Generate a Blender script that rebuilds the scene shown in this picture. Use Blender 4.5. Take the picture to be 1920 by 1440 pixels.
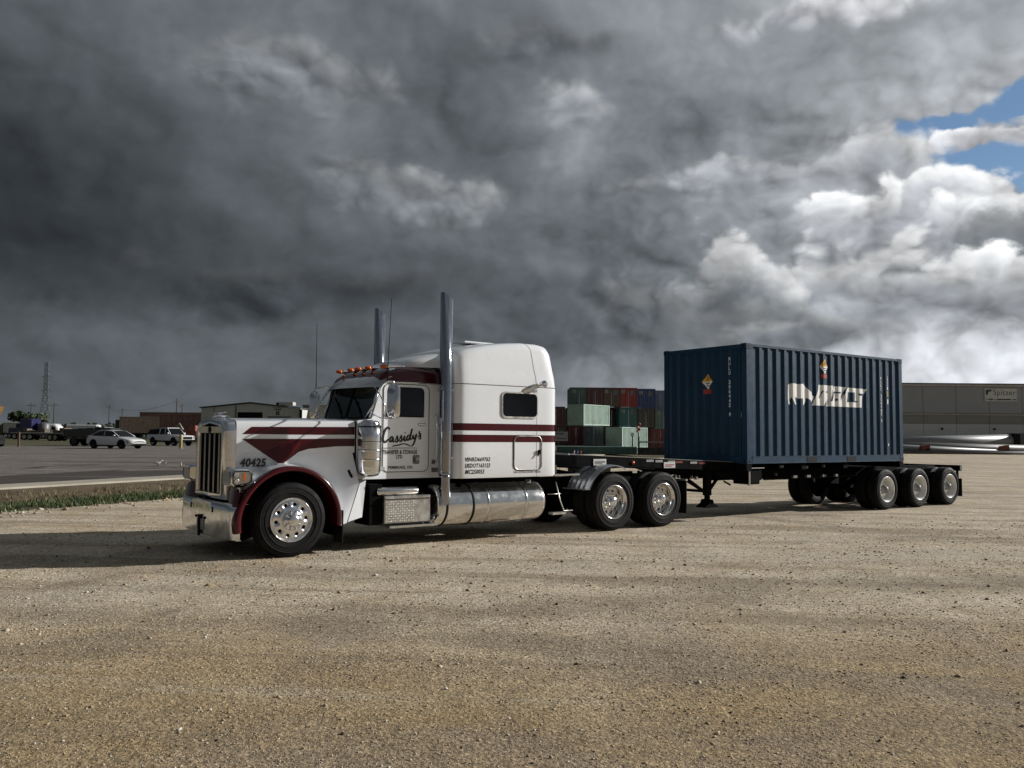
import bpy, bmesh, math, random
import numpy as np
from mathutils import Vector, Matrix
random.seed(7)
rng = np.random.default_rng(11)
D = bpy.data
for o in list(D.objects):
    D.objects.remove(o, do_unlink=True)
S = bpy.context.scene
COL = S.collection
R = math.radians

# ------------------------------------------------------------------ camera
CAM_F, CAM_H, CAM_P, CAM_R = 1591.2 / 1920, 1.7468, 0.0604, 0.0082
cd = D.cameras.new('camera')
cam = D.objects.new('camera', cd)
COL.objects.link(cam)
cd.sensor_width = 36
cd.lens = 36 * CAM_F
cd.clip_start = 0.1
cd.clip_end = 9000
cam.matrix_world = Matrix.Translation((0, 0, CAM_H)) @ Matrix.Rotation(math.pi / 2 + CAM_P, 4, 'X') @ Matrix.Rotation(CAM_R, 4, 'Z')
S.camera = cam

# ------------------------------------------------------------------ sun, exposure
SUN_AZ, SUN_EL = 16.0, 22.0          # azimuth measured from +X towards +Y
sd = D.lights.new('sun', 'SUN')
sun = D.objects.new('sun', sd)
COL.objects.link(sun)
sd.energy = 5.0
sd.angle = R(0.5)
sd.color = (1.0, 0.972, 0.93)
tosun = Vector((math.cos(R(SUN_AZ)) * math.cos(R(SUN_EL)), math.sin(R(SUN_AZ)) * math.cos(R(SUN_EL)), math.sin(R(SUN_EL))))
sun.rotation_euler = tosun.to_track_quat('Z', 'Y').to_euler()
sun.location = (30, 7, 20)
S.view_settings.view_transform = 'Standard'
S.view_settings.look = 'None'
S.view_settings.exposure = 0.0
S.view_settings.gamma = 1.0
S.view_settings.use_curve_mapping = False


# ------------------------------------------------------------------ node helper
class NT:
    def __init__(s, tree):
        s.t = tree
        s.n = tree.nodes
        s.l = tree.links

    def new(s, typ, **kw):
        n = s.n.new(typ)
        for k, v in kw.items():
            setattr(n, k, v)
        return n

    def put(s, n, idx, v):
        if v is None:
            return
        if isinstance(v, bpy.types.NodeSocket):
            s.l.new(v, n.inputs[idx])
        else:
            n.inputs[idx].default_value = v

    def m(s, op, a, b=None, c=None, clamp=False):
        n = s.new('ShaderNodeMath', operation=op, use_clamp=clamp)
        s.put(n, 0, a); s.put(n, 1, b); s.put(n, 2, c)
        return n.outputs[0]

    def vm(s, op, a, b=None, scale=None):
        n = s.new('ShaderNodeVectorMath', operation=op)
        s.put(n, 0, a); s.put(n, 1, b)
        if scale is not None:
            s.put(n, 3, scale)
        return n.outputs['Value'] if op in ('DOT_PRODUCT', 'LENGTH') else n.outputs[0]

    def noise(s, vec, scale, detail=4, rough=.55, dist=0., lac=2.0):
        n = s.new('ShaderNodeTexNoise')
        s.put(n, 'Vector', vec)
        n.inputs['Scale'].default_value = scale
        n.inputs['Detail'].default_value = detail
        n.inputs['Roughness'].default_value = rough
        n.inputs['Distortion'].default_value = dist
        n.inputs['Lacunarity'].default_value = lac
        return n.outputs['Fac'], n.outputs['Color']

    def rng(s, v, a, b, c=0., d=1., smooth=True):
        n = s.new('ShaderNodeMapRange', interpolation_type='SMOOTHSTEP' if smooth else 'LINEAR')
        s.put(n, 0, v); s.put(n, 1, a); s.put(n, 2, b); s.put(n, 3, c); s.put(n, 4, d)
        return n.outputs[0]

    def mix(s, f, a, b, blend='MIX'):
        n = s.new('ShaderNodeMix', data_type='RGBA', blend_type=blend)
        s.put(n, 0, f)
        for i, v in ((6, a), (7, b)):
            if isinstance(v, (tuple, list)) and len(v) == 3:
                v = (*v, 1)
            s.put(n, i, v)
        return n.outputs[2]

    def ramp(s, f, stops, interp='LINEAR'):
        n = s.new('ShaderNodeValToRGB')
        cr = n.color_ramp
        cr.interpolation = interp
        while len(cr.elements) < len(stops):
            cr.elements.new(1)
        for e, (p, c) in zip(cr.elements, stops):
            e.position = p
            e.color = (*c, 1) if len(c) == 3 else c
        s.put(n, 0, f)
        return n.outputs[0]

    def sep(s, v):
        n = s.new('ShaderNodeSeparateXYZ'); s.put(n, 0, v)
        return n.outputs

    def comb(s, x, y, z):
        n = s.new('ShaderNodeCombineXYZ'); s.put(n, 0, x); s.put(n, 1, y); s.put(n, 2, z)
        return n.outputs[0]


def lin(v):
    v = v / 255
    return v / 12.92 if v <= .04045 else ((v + .055) / 1.055) ** 2.4


def srgb(r, g, b):
    return (lin(r), lin(g), lin(b))


# ------------------------------------------------------------------ world: storm sky with a clear gap towards the right
def build_world():
    w = D.worlds.new('World')
    S.world = w
    w.use_nodes = True
    t = NT(w.node_tree)
    t.n.clear()
    out = t.new('ShaderNodeOutputWorld')
    sky = t.new('ShaderNodeTexSky', sky_type='NISHITA')
    sky.sun_disc = False
    sky.sun_elevation = R(SUN_EL)
    sky.sun_rotation = R(90 - SUN_AZ)
    sky.air_density = 1.0
    sky.dust_density = 0.15
    sky.ozone_density = 3.0
    tc = t.new('ShaderNodeTexCoord')
    d = t.vm('NORMALIZE', tc.outputs['Generated'])
    x, y, z = t.sep(d)[:3]
    az0 = t.m('ARCTAN2', x, y)
    el0 = t.m('ARCSINE', z)
    # cloud space: direction, slightly flattened towards the horizon
    q = t.comb(x, y, t.m('MULTIPLY', z, 1.3))
    _, c1 = t.noise(q, 2.8, 2, .5)
    _, c2 = t.noise(q, 8.0, 6, .56)
    bright = t.rng(az0, -.20, .42, 0., 1.)
    w1 = t.sep(t.vm('SUBTRACT', c1, (.5, .5, .5)))
    c2c = t.vm('SUBTRACT', c2, (.5, .5, .5))
    w2 = t.sep(c2c)
    az = t.m('ADD', az0, t.m('ADD', t.m('MULTIPLY', w1[0], .13), t.m('MULTIPLY', w2[0], .13)))
    el = t.m('ADD', el0, t.m('ADD', t.m('MULTIPLY', w1[1], .08), t.m('MULTIPLY', w2[1], .08)))

    def ae(px, py):
        X, Y = (px - 960) / 1591.2, (720 - py) / 1591.2
        c, s = math.cos(CAM_P), math.sin(CAM_P)
        v = Vector((X, c - Y * s, s + Y * c)).normalized()
        return math.atan2(v.x, v.y), math.asin(v.z)

    # rows of cloud brightness (sRGB level) across the sky; entries beyond -900 / 2600 lie outside the frame
    rows = [
        (-700, [(-1500, 76), (960, 100), (2600, 150), (3600, 124)]),
        (-60, [(-900, 98), (0, 100), (250, 112), (600, 104), (950, 116), (1200, 146), (1330, 140), (1450, 185), (1620, 195), (1720, 160), (1850, 160), (2300, 170), (3300, 124)]),
        (130, [(-900, 92), (60, 94), (330, 106), (560, 122), (720, 108), (820, 98), (1000, 112), (1180, 132), (1370, 152), (1500, 145), (1640, 158), (1760, 166), (1900, 160), (2400, 180), (3300, 124)]),
        (270, [(-900, 78), (0, 80), (250, 88), (450, 100), (640, 118), (760, 106), (900, 98), (1010, 128), (1080, 146), (1160, 124), (1290, 118), (1450, 142), (1560, 170), (1680, 180), (1900, 190), (2400, 185), (3300, 124)]),
        (390, [(-900, 62), (0, 60), (200, 68), (450, 90), (650, 104), (800, 122), (880, 118), (980, 108), (1100, 112), (1280, 122), (1400, 146), (1520, 165), (1600, 185), (1700, 200), (1790, 200), (1880, 165), (2300, 170), (3300, 124)]),
        (500, [(-900, 60), (0, 54), (220, 62), (400, 72), (600, 88), (800, 94), (960, 104), (1130, 108), (1240, 116), (1330, 138), (1450, 142), (1560, 160), (1650, 168), (1780, 180), (1900, 165), (2400, 180), (3300, 124)]),
        (570, [(-900, 68), (0, 62), (120, 66), (300, 74), (480, 84), (620, 82), (780, 88), (900, 96), (960, 92), (1100, 94), (1230, 112), (1330, 130), (1500, 138), (1620, 155), (1760, 180), (1920, 195), (2400, 185), (3300, 126)]),
        (640, [(-900, 88), (0, 84), (150, 94), (300, 98), (480, 104), (620, 100), (780, 98), (900, 96), (1000, 90), (1100, 102), (1230, 118), (1330, 130), (1500, 140), (1620, 168), (1760, 198), (1920, 210), (2400, 190), (3300, 128)]),
        (710, [(-900, 90), (0, 88), (300, 96), (500, 102), (700, 100), (950, 104), (1090, 132), (1200, 146), (1340, 155), (1560, 175), (1720, 212), (1920, 222), (2400, 195), (3300, 130)]),
        (800, [(-900, 92), (0, 94), (400, 98), (700, 106), (1100, 142), (1240, 148), (1700, 208), (1920, 218), (2400, 200), (3300, 134)]),
    ]
    pos = t.m('ADD', t.m('MULTIPLY', az, 1 / (2 * math.pi)), .5)
    cur = None
    elprev = None
    for py, stops in rows:
        st = []
        for px, v in stops:
            if px < -800:
                p = 0.30
            elif px > 3200:
                p = 0.78
            elif px > 2200:
                p = 0.66
            elif px < -200:
                p = .36
            else:
                p = ae(px, py)[0] / (2 * math.pi) + .5
            k = lin(v)
            tnt = max(0, min(1, (v - 60) / 140))
            st.append((p, (k * (.84 + .12 * tnt), k * (.98 + .015 * tnt), k * (1.11 - .06 * tnt))))
        st = [(0.0, (.078, .085, .096))] + st + [(1.0, (.078, .085, .096))]
        c = t.ramp(pos, st, 'EASE')
        e = ae(960, py)[1] if py > -500 else R(62)
        cur = c if cur is None else t.mix(t.rng(el, elprev, e, 0, 1), cur, c)
        elprev = e

    qw = t.vm('ADD', q, t.vm('SCALE', c2c, scale=.05))

    def billow(off):
        p = t.vm('ADD', qw, off)
        tot = None
        for sc, w_, o_ in ((6., .50, (0, 0, 0)), (13., .30, (3.1, 1.7, .4)), (28., .17, (7.7, 2.2, 5.)), (60., .08, (1.7, 9.2, 2.))):
            n_, _ = t.noise(t.vm('ADD', p, o_), sc, 0, .5)
            v = t.m('MULTIPLY', t.m('ABSOLUTE', t.m('SUBTRACT', t.m('MULTIPLY', n_, 2.), 1.)), 2.2 * w_)
            tot = v if tot is None else t.m('ADD', tot, v)
        return tot                      # rounded lobes with sharp creases, mean about .4
    b1 = billow((0, 0, 0))
    b2 = billow((.013, .002, .013))
    bc = t.m('SUBTRACT', b1, .42)
    bd = t.m('SUBTRACT', b1, b2)
    n1, _ = t.noise(qw, 4.6, 6, .50)
    n2, _ = t.noise(t.vm('ADD', qw, (.024, .005, .026)), 4.6, 6, .50)
    puff = t.m('ADD', .32, t.m('MULTIPLY', t.m('MULTIPLY', t.rng(az0, -.25, .40), t.rng(el0, .50, .22)), .68))
    gain = t.m('ADD', 1.0, t.m('ADD', t.m('MULTIPLY', t.m('SUBTRACT', n1, .5), .62), t.m('MULTIPLY', t.m('SUBTRACT', n1, n2), 1.15)))
    gain = t.m('ADD', gain, t.m('MULTIPLY', puff, t.m('ADD', t.m('MULTIPLY', bc, .42), t.m('MULTIPLY', bd, .95))))
    gain = t.m('MINIMUM', t.m('MAXIMUM', gain, .45), 1.7)
    cl = t.vm('SCALE', cur, scale=gain)

    V = t.comb(az, el, 0.)

    def local(px, py, rx, ry, tilt=0.):
        """offset from the centre in units of the half sizes"""
        a_, e_ = ae(px, py)
        kx, ky = 1591.2 / rx, 1591.2 / ry
        n = t.new('ShaderNodeVectorMath', operation='MULTIPLY_ADD')
        t.put(n, 0, V)
        n.inputs[1].default_value = (kx, ky, 1)
        n.inputs[2].default_value = (-a_ * kx, -e_ * ky, 0)
        return n.outputs[0]

    # clear gap
    edge = None
    for px, py, rx, ry in ((1862, 300, 150, 62), (1745, 235, 85, 30), (1915, 195, 80, 34), (2300, 260, 330, 110)):
        g = t.m('SUBTRACT', 1.0, t.vm('LENGTH', local(px, py, rx, ry)))
        edge = g if edge is None else t.m('MAXIMUM', edge, g)
    edge = t.m('SUBTRACT', edge, t.m('MULTIPLY', bc, .8))
    skyc = t.vm('SCALE', sky.outputs[0], scale=0.085)
    cl = t.mix(t.rng(edge, .05, .38), cl, skyc)

    # heaped clouds in front of the sheet, far ones first: centre, half size, body and rim level, softness
    cg = t.m('ADD', 1.0, t.m('ADD', t.m('MULTIPLY', bc, .42), t.m('MULTIPLY', bd, 1.15)))
    hb = t.m('ADD', 1.0, t.m('MULTIPLY', bc, .95))
    masses = [
        (480, 140, 210, 70, 118, 132, 1.6), (830, 385, 100, 58, 130, 150, 1.5), (700, 350, 90, 50, 112, 126, 1.6), (1075, 240, 105, 62, 142, 186, 1.5), (1180, 372, 60, 28, 126, 146, 1.5),
        (1030, 110, 180, 60, 96, 112, 1.5), (1380, 70, 80, 45, 172, 212, 1.3), (1530, 12, 150, 40, 196, 226, 1.3), (1440, 345, 190, 34, 158, 196, 1.4),
        (1640, 330, 120, 80, 160, 205, .9), (1795, 262, 62, 26, 196, 228, .55), (1900, 258, 55, 22, 196, 228, .55),
        (1640, 430, 120, 72, 166, 238, .5), (1775, 395, 85, 75, 170, 238, .42), (1860, 430, 100, 58, 162, 230, .45), (1905, 450, 80, 72, 112, 140, .8),
        (1560, 560, 260, 85, 136, 214, .55), (1800, 565, 170, 80, 150, 220, .5), (1375, 550, 115, 78, 108, 204, .5),
        (1200, 590, 190, 62, 94, 124, 1.2), (520, 545, 330, 48, 62, 72, 1.6), (1480, 640, 260, 36, 116, 140, 1.3)]
    for px, py, rx, ry, lb, lr, soft in masses:
        d_ = local(px, py, rx, ry)
        f_ = t.m('SUBTRACT', hb, t.vm('LENGTH', d_))
        mask = t.rng(f_, 0., soft * .55)
        up_ = t.vm('DOT_PRODUCT', d_, (.40, 1., 0.))
        if soft < 1.15:
            mask = t.m('MULTIPLY', mask, t.rng(up_, -1.1, -.2, .0, 1.))
        rim = t.m('MULTIPLY', t.rng(up_, -.45, .85), t.rng(f_, 1.15, .15))
        kb, kr = lin(lb), lin(lr)
        tn = max(0, min(1, (lb - 60) / 140))
        ca = t.mix(rim, (kb * (.85 + .12 * tn), kb * .985, kb * (1.11 - .06 * tn)), (kr * .985, kr, kr * 1.01))
        cl = t.mix(mask, cl, t.vm('SCALE', ca, scale=cg))
    bg = t.new('ShaderNodeBackground')
    t.l.new(cl, bg.inputs[0])
    bg.inputs[1].default_value = 1.0
    t.l.new(bg.outputs[0], out.inputs[0])


build_world()

# ------------------------------------------------------------------ materials
MATS = {}


def mat(name, col, rough=.5, metal=0., coat=0., var=.12, vscale=3., bump=0., bscale=40., dirt=None, dirtamt=.35, dscale=1.6, spec=.5, emit=None, rvar=.1, streak=None):
    if name in MATS:
        return MATS[name]
    m = D.materials.new(name)
    m.use_nodes = True
    t = NT(m.node_tree)
    b = t.n['Principled BSDF']
    tc = t.new('ShaderNodeTexCoord')
    P = tc.outputs['Object']
    n, _ = t.noise(P, vscale, 5, .6)
    k = t.rng(n, .3, .7, 1 - var, 1 + var, False)
    c = t.vm('SCALE', (*col, ), scale=k)
    if dirt:
        dn, _ = t.noise(P, dscale, 8, .68, .4)
        c = t.mix(t.m('MULTIPLY', t.rng(dn, .48, .72), dirtamt), c, dirt)
    if streak:
        sx = t.sep(P)
        sn, _ = t.noise(t.comb(t.m('MULTIPLY', sx[0], 9.), t.m('MULTIPLY', sx[1], 9.), t.m('MULTIPLY', sx[2], .9)), 1.0, 5, .65)
        c = t.mix(t.m('MULTIPLY', t.rng(sn, .62, .78), streak[1]), c, streak[0])
    t.put(b, 'Base Color', c)
    rn, _ = t.noise(P, vscale * 2.3, 4, .6)
    t.put(b, 'Roughness', t.rng(rn, .3, .7, max(.02, rough * (1 - rvar)), min(1, rough * (1 + rvar) + (.25 * rvar if dirt else 0)), False))
    b.inputs['Metallic'].default_value = metal
    b.inputs['Coat Weight'].default_value = coat
    b.inputs['Coat Roughness'].default_value = .04
    b.inputs['Specular IOR Level'].default_value = spec
    if emit:
        b.inputs['Emission Color'].default_value = (*emit[0], 1)
        b.inputs['Emission Strength'].default_value = emit[1]
    if bump:
        bn, _ = t.noise(P, bscale, 6, .6)
        bp = t.new('ShaderNodeBump')
        bp.inputs['Strength'].default_value = bump
        bp.inputs['Distance'].default_value = .02
        t.l.new(bn, bp.inputs['Height'])
        t.l.new(bp.outputs[0], b.inputs['Normal'])
    MATS[name] = m
    return m


DUST = (.22, .18, .13)
WHITE = mat('white_paint', (.82, .84, .865), .24, coat=.7, var=.012, dirt=(.50, .48, .43), dirtamt=.10, dscale=2.2)
MAROON = mat('maroon_paint', (.056, .0008, .0045), .22, coat=.35, var=.10, spec=.35)
CHROME = mat('chrome', (.80, .81, .83), .07, 1., var=.03, rvar=.6, dirt=(.45, .42, .37), dirtamt=.16, dscale=3.)
CHROME_TUBE = mat('chrome_stack', (.36, .38, .42), .10, 1., var=.04, rvar=.5)
POLISHED = mat('polished_aluminium', (.74, .73, .71), .12, 1., var=.02, rvar=.3, dirt=(.50, .46, .40), dirtamt=.08)
BRUSHED = mat('brushed_steel', (.50, .48, .45), .34, 1., var=.04, rvar=.3, dirt=(.34, .31, .26), dirtamt=.15)
BLACK = mat('black_chassis', (.0042, .0042, .0046), .82, var=.3, dirt=DUST, dirtamt=.008, spec=.05)
RUBBER = mat('tyre_rubber', (.0065, .0065, .007), .68, var=.2, dirt=DUST, dirtamt=.05, dscale=5., spec=.16)
GLASS = mat('dark_glass', (.002, .0025, .003), .05, var=.02, spec=.35)
WGLASS = mat('windshield_glass', (.010, .018, .019), .03, coat=.4, var=.02, spec=.8)
SEAM = mat('dark_seam', (.008, .008, .008), .6, spec=.12)
TEXTBLK = mat('black_lettering', (.010, .009, .010), .35, coat=.4, var=.02)
TEXTRED = mat('dark_red_lettering', (.05, .006, .008), .35, coat=.4, var=.02)
AMBER = mat('amber_lens', (.50, .085, .006), .2, coat=.6, var=.05)
REDLENS = mat('red_lens', (.45, .02, .01), .18, coat=1.)
CLEAR = mat('clear_lamp_lens', (.30, .31, .31), .10, .7, coat=.8)
BLUE = mat('container_blue', (.0068, .036, .078), .42, var=.14, dirt=(.030, .036, .040), dirtamt=.22, streak=((.060, .034, .020), .7), bump=.1, bscale=8, spec=.22)
DECAL = mat('white_decal', (.84, .84, .83), .45, var=.03, dirt=(.45, .44, .42), dirtamt=.15, dscale=6)
YELLOW = mat('yellow_decal', (.72, .38, .02), .45)
REDDEC = mat('red_decal', (.40, .03, .02), .45)
GREYTRIM = mat('grey_rim_paint', (.80, .80, .78), .32, .15, var=.06, dirt=DUST, dirtamt=.3, dscale=6)


# ------------------------------------------------------------------ mesh builder
class MB:
    def __init__(s):
        s.v = []
        s.f = []
        s.mi = []
        s.sm = []
        s.k = 0

    def add(s, verts, faces, smooth=False, mi=None):
        o = len(s.v)
        s.v += [tuple(p) for p in verts]
        s.f += [tuple(i + o for i in f) for f in faces]
        s.mi += [s.k if mi is None else mi] * len(faces)
        s.sm += [smooth] * len(faces)
        return s

    def box(s, x0, x1, y0, y1, z0, z1, b=0.0):
        if x0 > x1: x0, x1 = x1, x0
        if y0 > y1: y0, y1 = y1, y0
        if z0 > z1: z0, z1 = z1, z0
        b = min(b, (x1 - x0) * .45, (y1 - y0) * .45, (z1 - z0) * .45)
        if b <= 0:
            v = [(x, y, z) for x in (x0, x1) for y in (y0, y1) for z in (z0, z1)]
            return s.add(v, [(0, 1, 3, 2), (4, 6, 7, 5), (0, 4, 5, 1), (2, 3, 7, 6), (0, 2, 6, 4), (1, 5, 7, 3)])
        V = []
        idx = {}
        for ix, x in enumerate((x0, x1)):
            for iy, y in enumerate((y0, y1)):
                for iz, z in enumerate((z0, z1)):
                    sx = b if ix == 0 else -b
                    sy = b if iy == 0 else -b
                    sz = b if iz == 0 else -b
                    idx[ix, iy, iz] = len(V)
                    V += [(x, y + sy, z + sz), (x + sx, y, z + sz), (x + sx, y + sy, z)]
        F = []
        for a in (0, 1):
            q = [idx[a, 0, 0], idx[a, 1, 0], idx[a, 1, 1], idx[a, 0, 1]]
            F.append(tuple(q) if a else tuple(q[::-1]))
            q = [idx[0, a, 0] + 1, idx[1, a, 0] + 1, idx[1, a, 1] + 1, idx[0, a, 1] + 1]
            F.append(tuple(q[::-1]) if a else tuple(q))
            q = [idx[0, 0, a] + 2, idx[1, 0, a] + 2, idx[1, 1, a] + 2, idx[0, 1, a] + 2]
            F.append(tuple(q) if a else tuple(q[::-1]))
        for a in (0, 1):
            for c in (0, 1):
                F.append((idx[a, c, 0], idx[a, c, 1], idx[a, c, 1] + 1, idx[a, c, 0] + 1))
                F.append((idx[a, 0, c], idx[a, 1, c], idx[a, 1, c] + 2, idx[a, 0, c] + 2))
                F.append((idx[0, a, c] + 1, idx[1, a, c] + 1, idx[1, a, c] + 2, idx[0, a, c] + 2))
                for e in (0, 1):
                    i = idx[a, c, e]
                    F.append((i, i + 1, i + 2))
        return s.add(V, F)

    def grid(s, rows, smooth=True, closeu=False, closev=False, capu=False):
        n = len(rows)
        m = len(rows[0])
        V = [p for r in rows for p in r]
        F = []
        for i in range(n if closeu else n - 1):
            for j in range(m if closev else m - 1):
                a = i * m + j
                b = i * m + (j + 1) % m
                c = ((i + 1) % n) * m + (j + 1) % m
                d = ((i + 1) % n) * m + j
                F.append((a, b, c, d))
        if capu:
            F.append(tuple(range(m))[::-1])
            F.append(tuple((n - 1) * m + j for j in range(m)))
        return s.add(V, F, smooth)

    def lathe(s, prof, c=(0, 0, 0), axis='Y', n=32, smooth=True, a0=0., a1=2 * math.pi, cap=False):
        """prof: (radius, along-axis) pairs"""
        full = abs(a1 - a0) >= 2 * math.pi - 1e-6
        k = n if full else n + 1
        rows = []
        for r, h in prof:
            row = []
            for i in range(k):
                a = a0 + (a1 - a0) * i / n
                u, w = r * math.cos(a), r * math.sin(a)
                if axis == 'Y':
                    row.append((c[0] + u, c[1] + h, c[2] + w))
                elif axis == 'X':
                    row.append((c[0] + h, c[1] + u, c[2] + w))
                else:
                    row.append((c[0] + u, c[1] + w, c[2] + h))
            rows.append(row)
        return s.grid(rows, smooth, closev=full, capu=cap)

    def cyl(s, p0, p1, r0, r1=None, n=12, smooth=True, cap=True):
        r1 = r0 if r1 is None else r1
        return s.tube([p0, p1], [r0, r1], n, smooth, cap)

    def tube(s, pts, r, n=10, smooth=True, cap=True, closed=False):
        P = [Vector(p) for p in pts]
        rr = r if isinstance(r, (list, tuple)) else [r] * len(P)
        rows = []
        up = None
        for i, p in enumerate(P):
            if closed:
                tn = (P[(i + 1) % len(P)] - P[i - 1]).normalized()
            else:
                tn = (P[min(i + 1, len(P) - 1)] - P[max(i - 1, 0)]).normalized()
            if up is None:
                up = tn.orthogonal().normalized()
            up = (up - tn * up.dot(tn))
            up = up.normalized() if up.length > 1e-6 else tn.orthogonal().normalized()
            sd_ = tn.cross(up)
            rows.append([tuple(p + (up * math.cos(2 * math.pi * k / n) + sd_ * math.sin(2 * math.pi * k / n)) * rr[i]) for k in range(n)])
        return s.grid(rows, smooth, closeu=closed, closev=True, capu=cap and not closed)

    def prism(s, poly, y0, y1, plane='XZ', smooth=False, mi=None):
        n = len(poly)
        def P(u, v, h):
            return {'XZ': (u, h, v), 'XY': (u, v, h), 'YZ': (h, u, v)}[plane]
        V = [P(u, v, y0) for u, v in poly] + [P(u, v, y1) for u, v in poly]
        F = [tuple(range(n)), tuple(range(2 * n - 1, n - 1, -1))]
        F += [(i, i + n, (i + 1) % n + n, (i + 1) % n) for i in range(n)]
        return s.add(V, F, smooth, mi)

    def quad(s, a, b, c, d):
        return s.add([a, b, c, d], [(0, 1, 2, 3)])

    def build(s, name, mats, parent=None, label=None, loc=None, rot=None, fixn=True, auto=None):
        me = D.meshes.new(name)
        me.from_pydata(s.v, [], s.f)
        if not isinstance(mats, (list, tuple)):
            mats = [mats]
        for m in mats:
            me.materials.append(m)
        me.polygons.foreach_set('material_index', s.mi)
        me.polygons.foreach_set('use_smooth', s.sm)
        if fixn:
            bm = bmesh.new()
            bm.from_mesh(me)
            bmesh.ops.recalc_face_normals(bm, faces=bm.faces)
            bm.to_mesh(me)
            bm.free()
        me.update()
        if auto:
            me.set_sharp_from_angle(angle=R(auto))
        o = D.objects.new(name, me)
        COL.objects.link(o)
        if parent:
            o.parent = parent
        if loc:
            o.location = loc
        if rot:
            o.rotation_euler = rot
        if label:
            o['label'] = label
        return o


def thing(name, label, cat, loc=(0, 0, 0), rz=0., group=None):
    o = D.objects.new(name, None)
    o.empty_display_size = .3
    COL.objects.link(o)
    o.location = loc
    o.rotation_euler = (0, 0, rz)
    o['label'] = label
    o['category'] = cat
    if group:
        o['group'] = group
    return o


def tag(o, label, cat, group=None, kind=None):
    if label: o['label'] = label
    if cat: o['category'] = cat
    if group: o['group'] = group
    if kind: o['kind'] = kind
    return o


def copy_tree(o, parent=None):
    c = o.copy()
    COL.objects.link(c)
    c.parent = parent
    for ch in list(o.children):
        copy_tree(ch, c)
    return c


def rrect(x0, x1, z0, z1, r, n=5):
    pts = []
    for cx, cz, a in ((x1 - r, z0 + r, -90), (x1 - r, z1 - r, 0), (x0 + r, z1 - r, 90), (x0 + r, z0 + r, 180)):
        for i in range(n + 1):
            t = R(a + 90 * i / n)
            pts.append((cx + r * math.cos(t), cz + r * math.sin(t)))
    return pts


def catmull(pts, n=8, closed=False):
    out = []
    P = [Vector(p) for p in pts]
    m = len(P)
    for i in range(m if closed else m - 1):
        p0 = P[(i - 1) % m] if closed or i > 0 else P[0]
        p1, p2 = P[i], P[(i + 1) % m]
        p3 = P[(i + 2) % m] if closed or i + 2 < m else P[-1]
        for k in range(n):
            t = k / n
            out.append(.5 * ((2 * p1) + (p2 - p0) * t + (2 * p0 - 5 * p1 + 4 * p2 - p3) * t * t + (3 * p1 - p0 - 3 * p2 + p3) * t ** 3))
    if not closed:
        out.append(P[-1])
    return out


def text_mesh(body, w=None, h=None, shear=0., bold=0.):
    """returns mesh data in the XY plane, lower-left at 0,0, scaled to width w / height h"""
    cu = D.curves.new('lettering', 'FONT')
    cu.body = body
    cu.size = 1
    cu.shear = shear
    cu.offset = bold
    cu.resolution_u = 3
    cu.space_line = .95
    cu.space_character = 1.08
    ob = D.objects.new('lettering', cu)
    COL.objects.link(ob)
    dg = bpy.context.evaluated_depsgraph_get()
    dg.update()
    me = D.meshes.new_from_object(ob.evaluated_get(dg))
    D.objects.remove(ob)
    D.curves.remove(cu)
    n = len(me.vertices)
    co = np.empty(n * 3)
    me.vertices.foreach_get('co', co)
    co = co.reshape(-1, 3)
    mn, mx = co.min(0), co.max(0)
    co -= mn
    sx = (w / (mx[0] - mn[0])) if w else None
    sy = (h / (mx[1] - mn[1])) if h else None
    sx = sx or sy
    sy = sy or sx
    co[:, 0] *= sx
    co[:, 1] *= sy
    co[:, 2] = 0
    me.vertices.foreach_set('co', co.ravel())
    return me


def lettering(body, m, parent, x0, z0, y, w=None, h=None, shear=0., bold=.012, conform=None, breaks=None, rot90=False, name='lettering', front=False, flip=False):
    """flat print on a side facing -y (or, with front=True, on a face facing -x)"""
    me = text_mesh(body, w, h, shear, bold)
    bm = bmesh.new()
    bm.from_mesh(me)
    for v in bm.verts:
        a, b = v.co.x, v.co.y
        if front:
            v.co = Vector((y, x0 - a, z0 + b))
        else:
            v.co = Vector((x0 + a, y, z0 + b))
    if breaks:
        for bx in breaks:
            geom = bm.verts[:] + bm.edges[:] + bm.faces[:]
            if front:
                bmesh.ops.bisect_plane(bm, geom=geom, plane_co=(0, bx, 0), plane_no=(0, 1, 0))
            else:
                bmesh.ops.bisect_plane(bm, geom=geom, plane_co=(bx, 0, 0), plane_no=(1, 0, 0))
    if conform:
        for v in bm.verts:
            if front:
                v.co.x = conform(v.co.y)
            else:
                v.co.y = conform(v.co.x)
    bm.to_mesh(me)
    bm.free()
    me.materials.clear()
    me.materials.append(m)
    me.name = name
    o = D.objects.new(name, me)
    COL.objects.link(o)
    o.parent = parent
    return o


def lerp(a, b, t):
    return a + (b - a) * t


def interp(x, xs, ys):
    return float(np.interp(x, xs, ys))


def smooth01(t):
    t = max(0., min(1., t))
    return t * t * (3 - 2 * t)


# ------------------------------------------------------------------ terrain
UX, UY = .41, .912                      # direction in which the ditch and the kerb run


def wdist(x, y):
    return -x * UY + y * UX


def along(x, y):
    return x * UX + y * UY


def sstep(t):
    t = np.clip(t, 0, 1)
    return t * t * (3 - 2 * t)


def zground(x, y):
    x = np.asarray(x, float); y = np.asarray(y, float)
    w = wdist(x, y)
    z = .45 * sstep((y - 30) / 30) * sstep((w - 26) / 8)
    z = z - .22 * np.exp(-((w - 22) / 2.3) ** 2) * sstep((along(x, y) + 30) / 20)
    return z


def zg(x, y):
    return float(zground(x, y))


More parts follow.
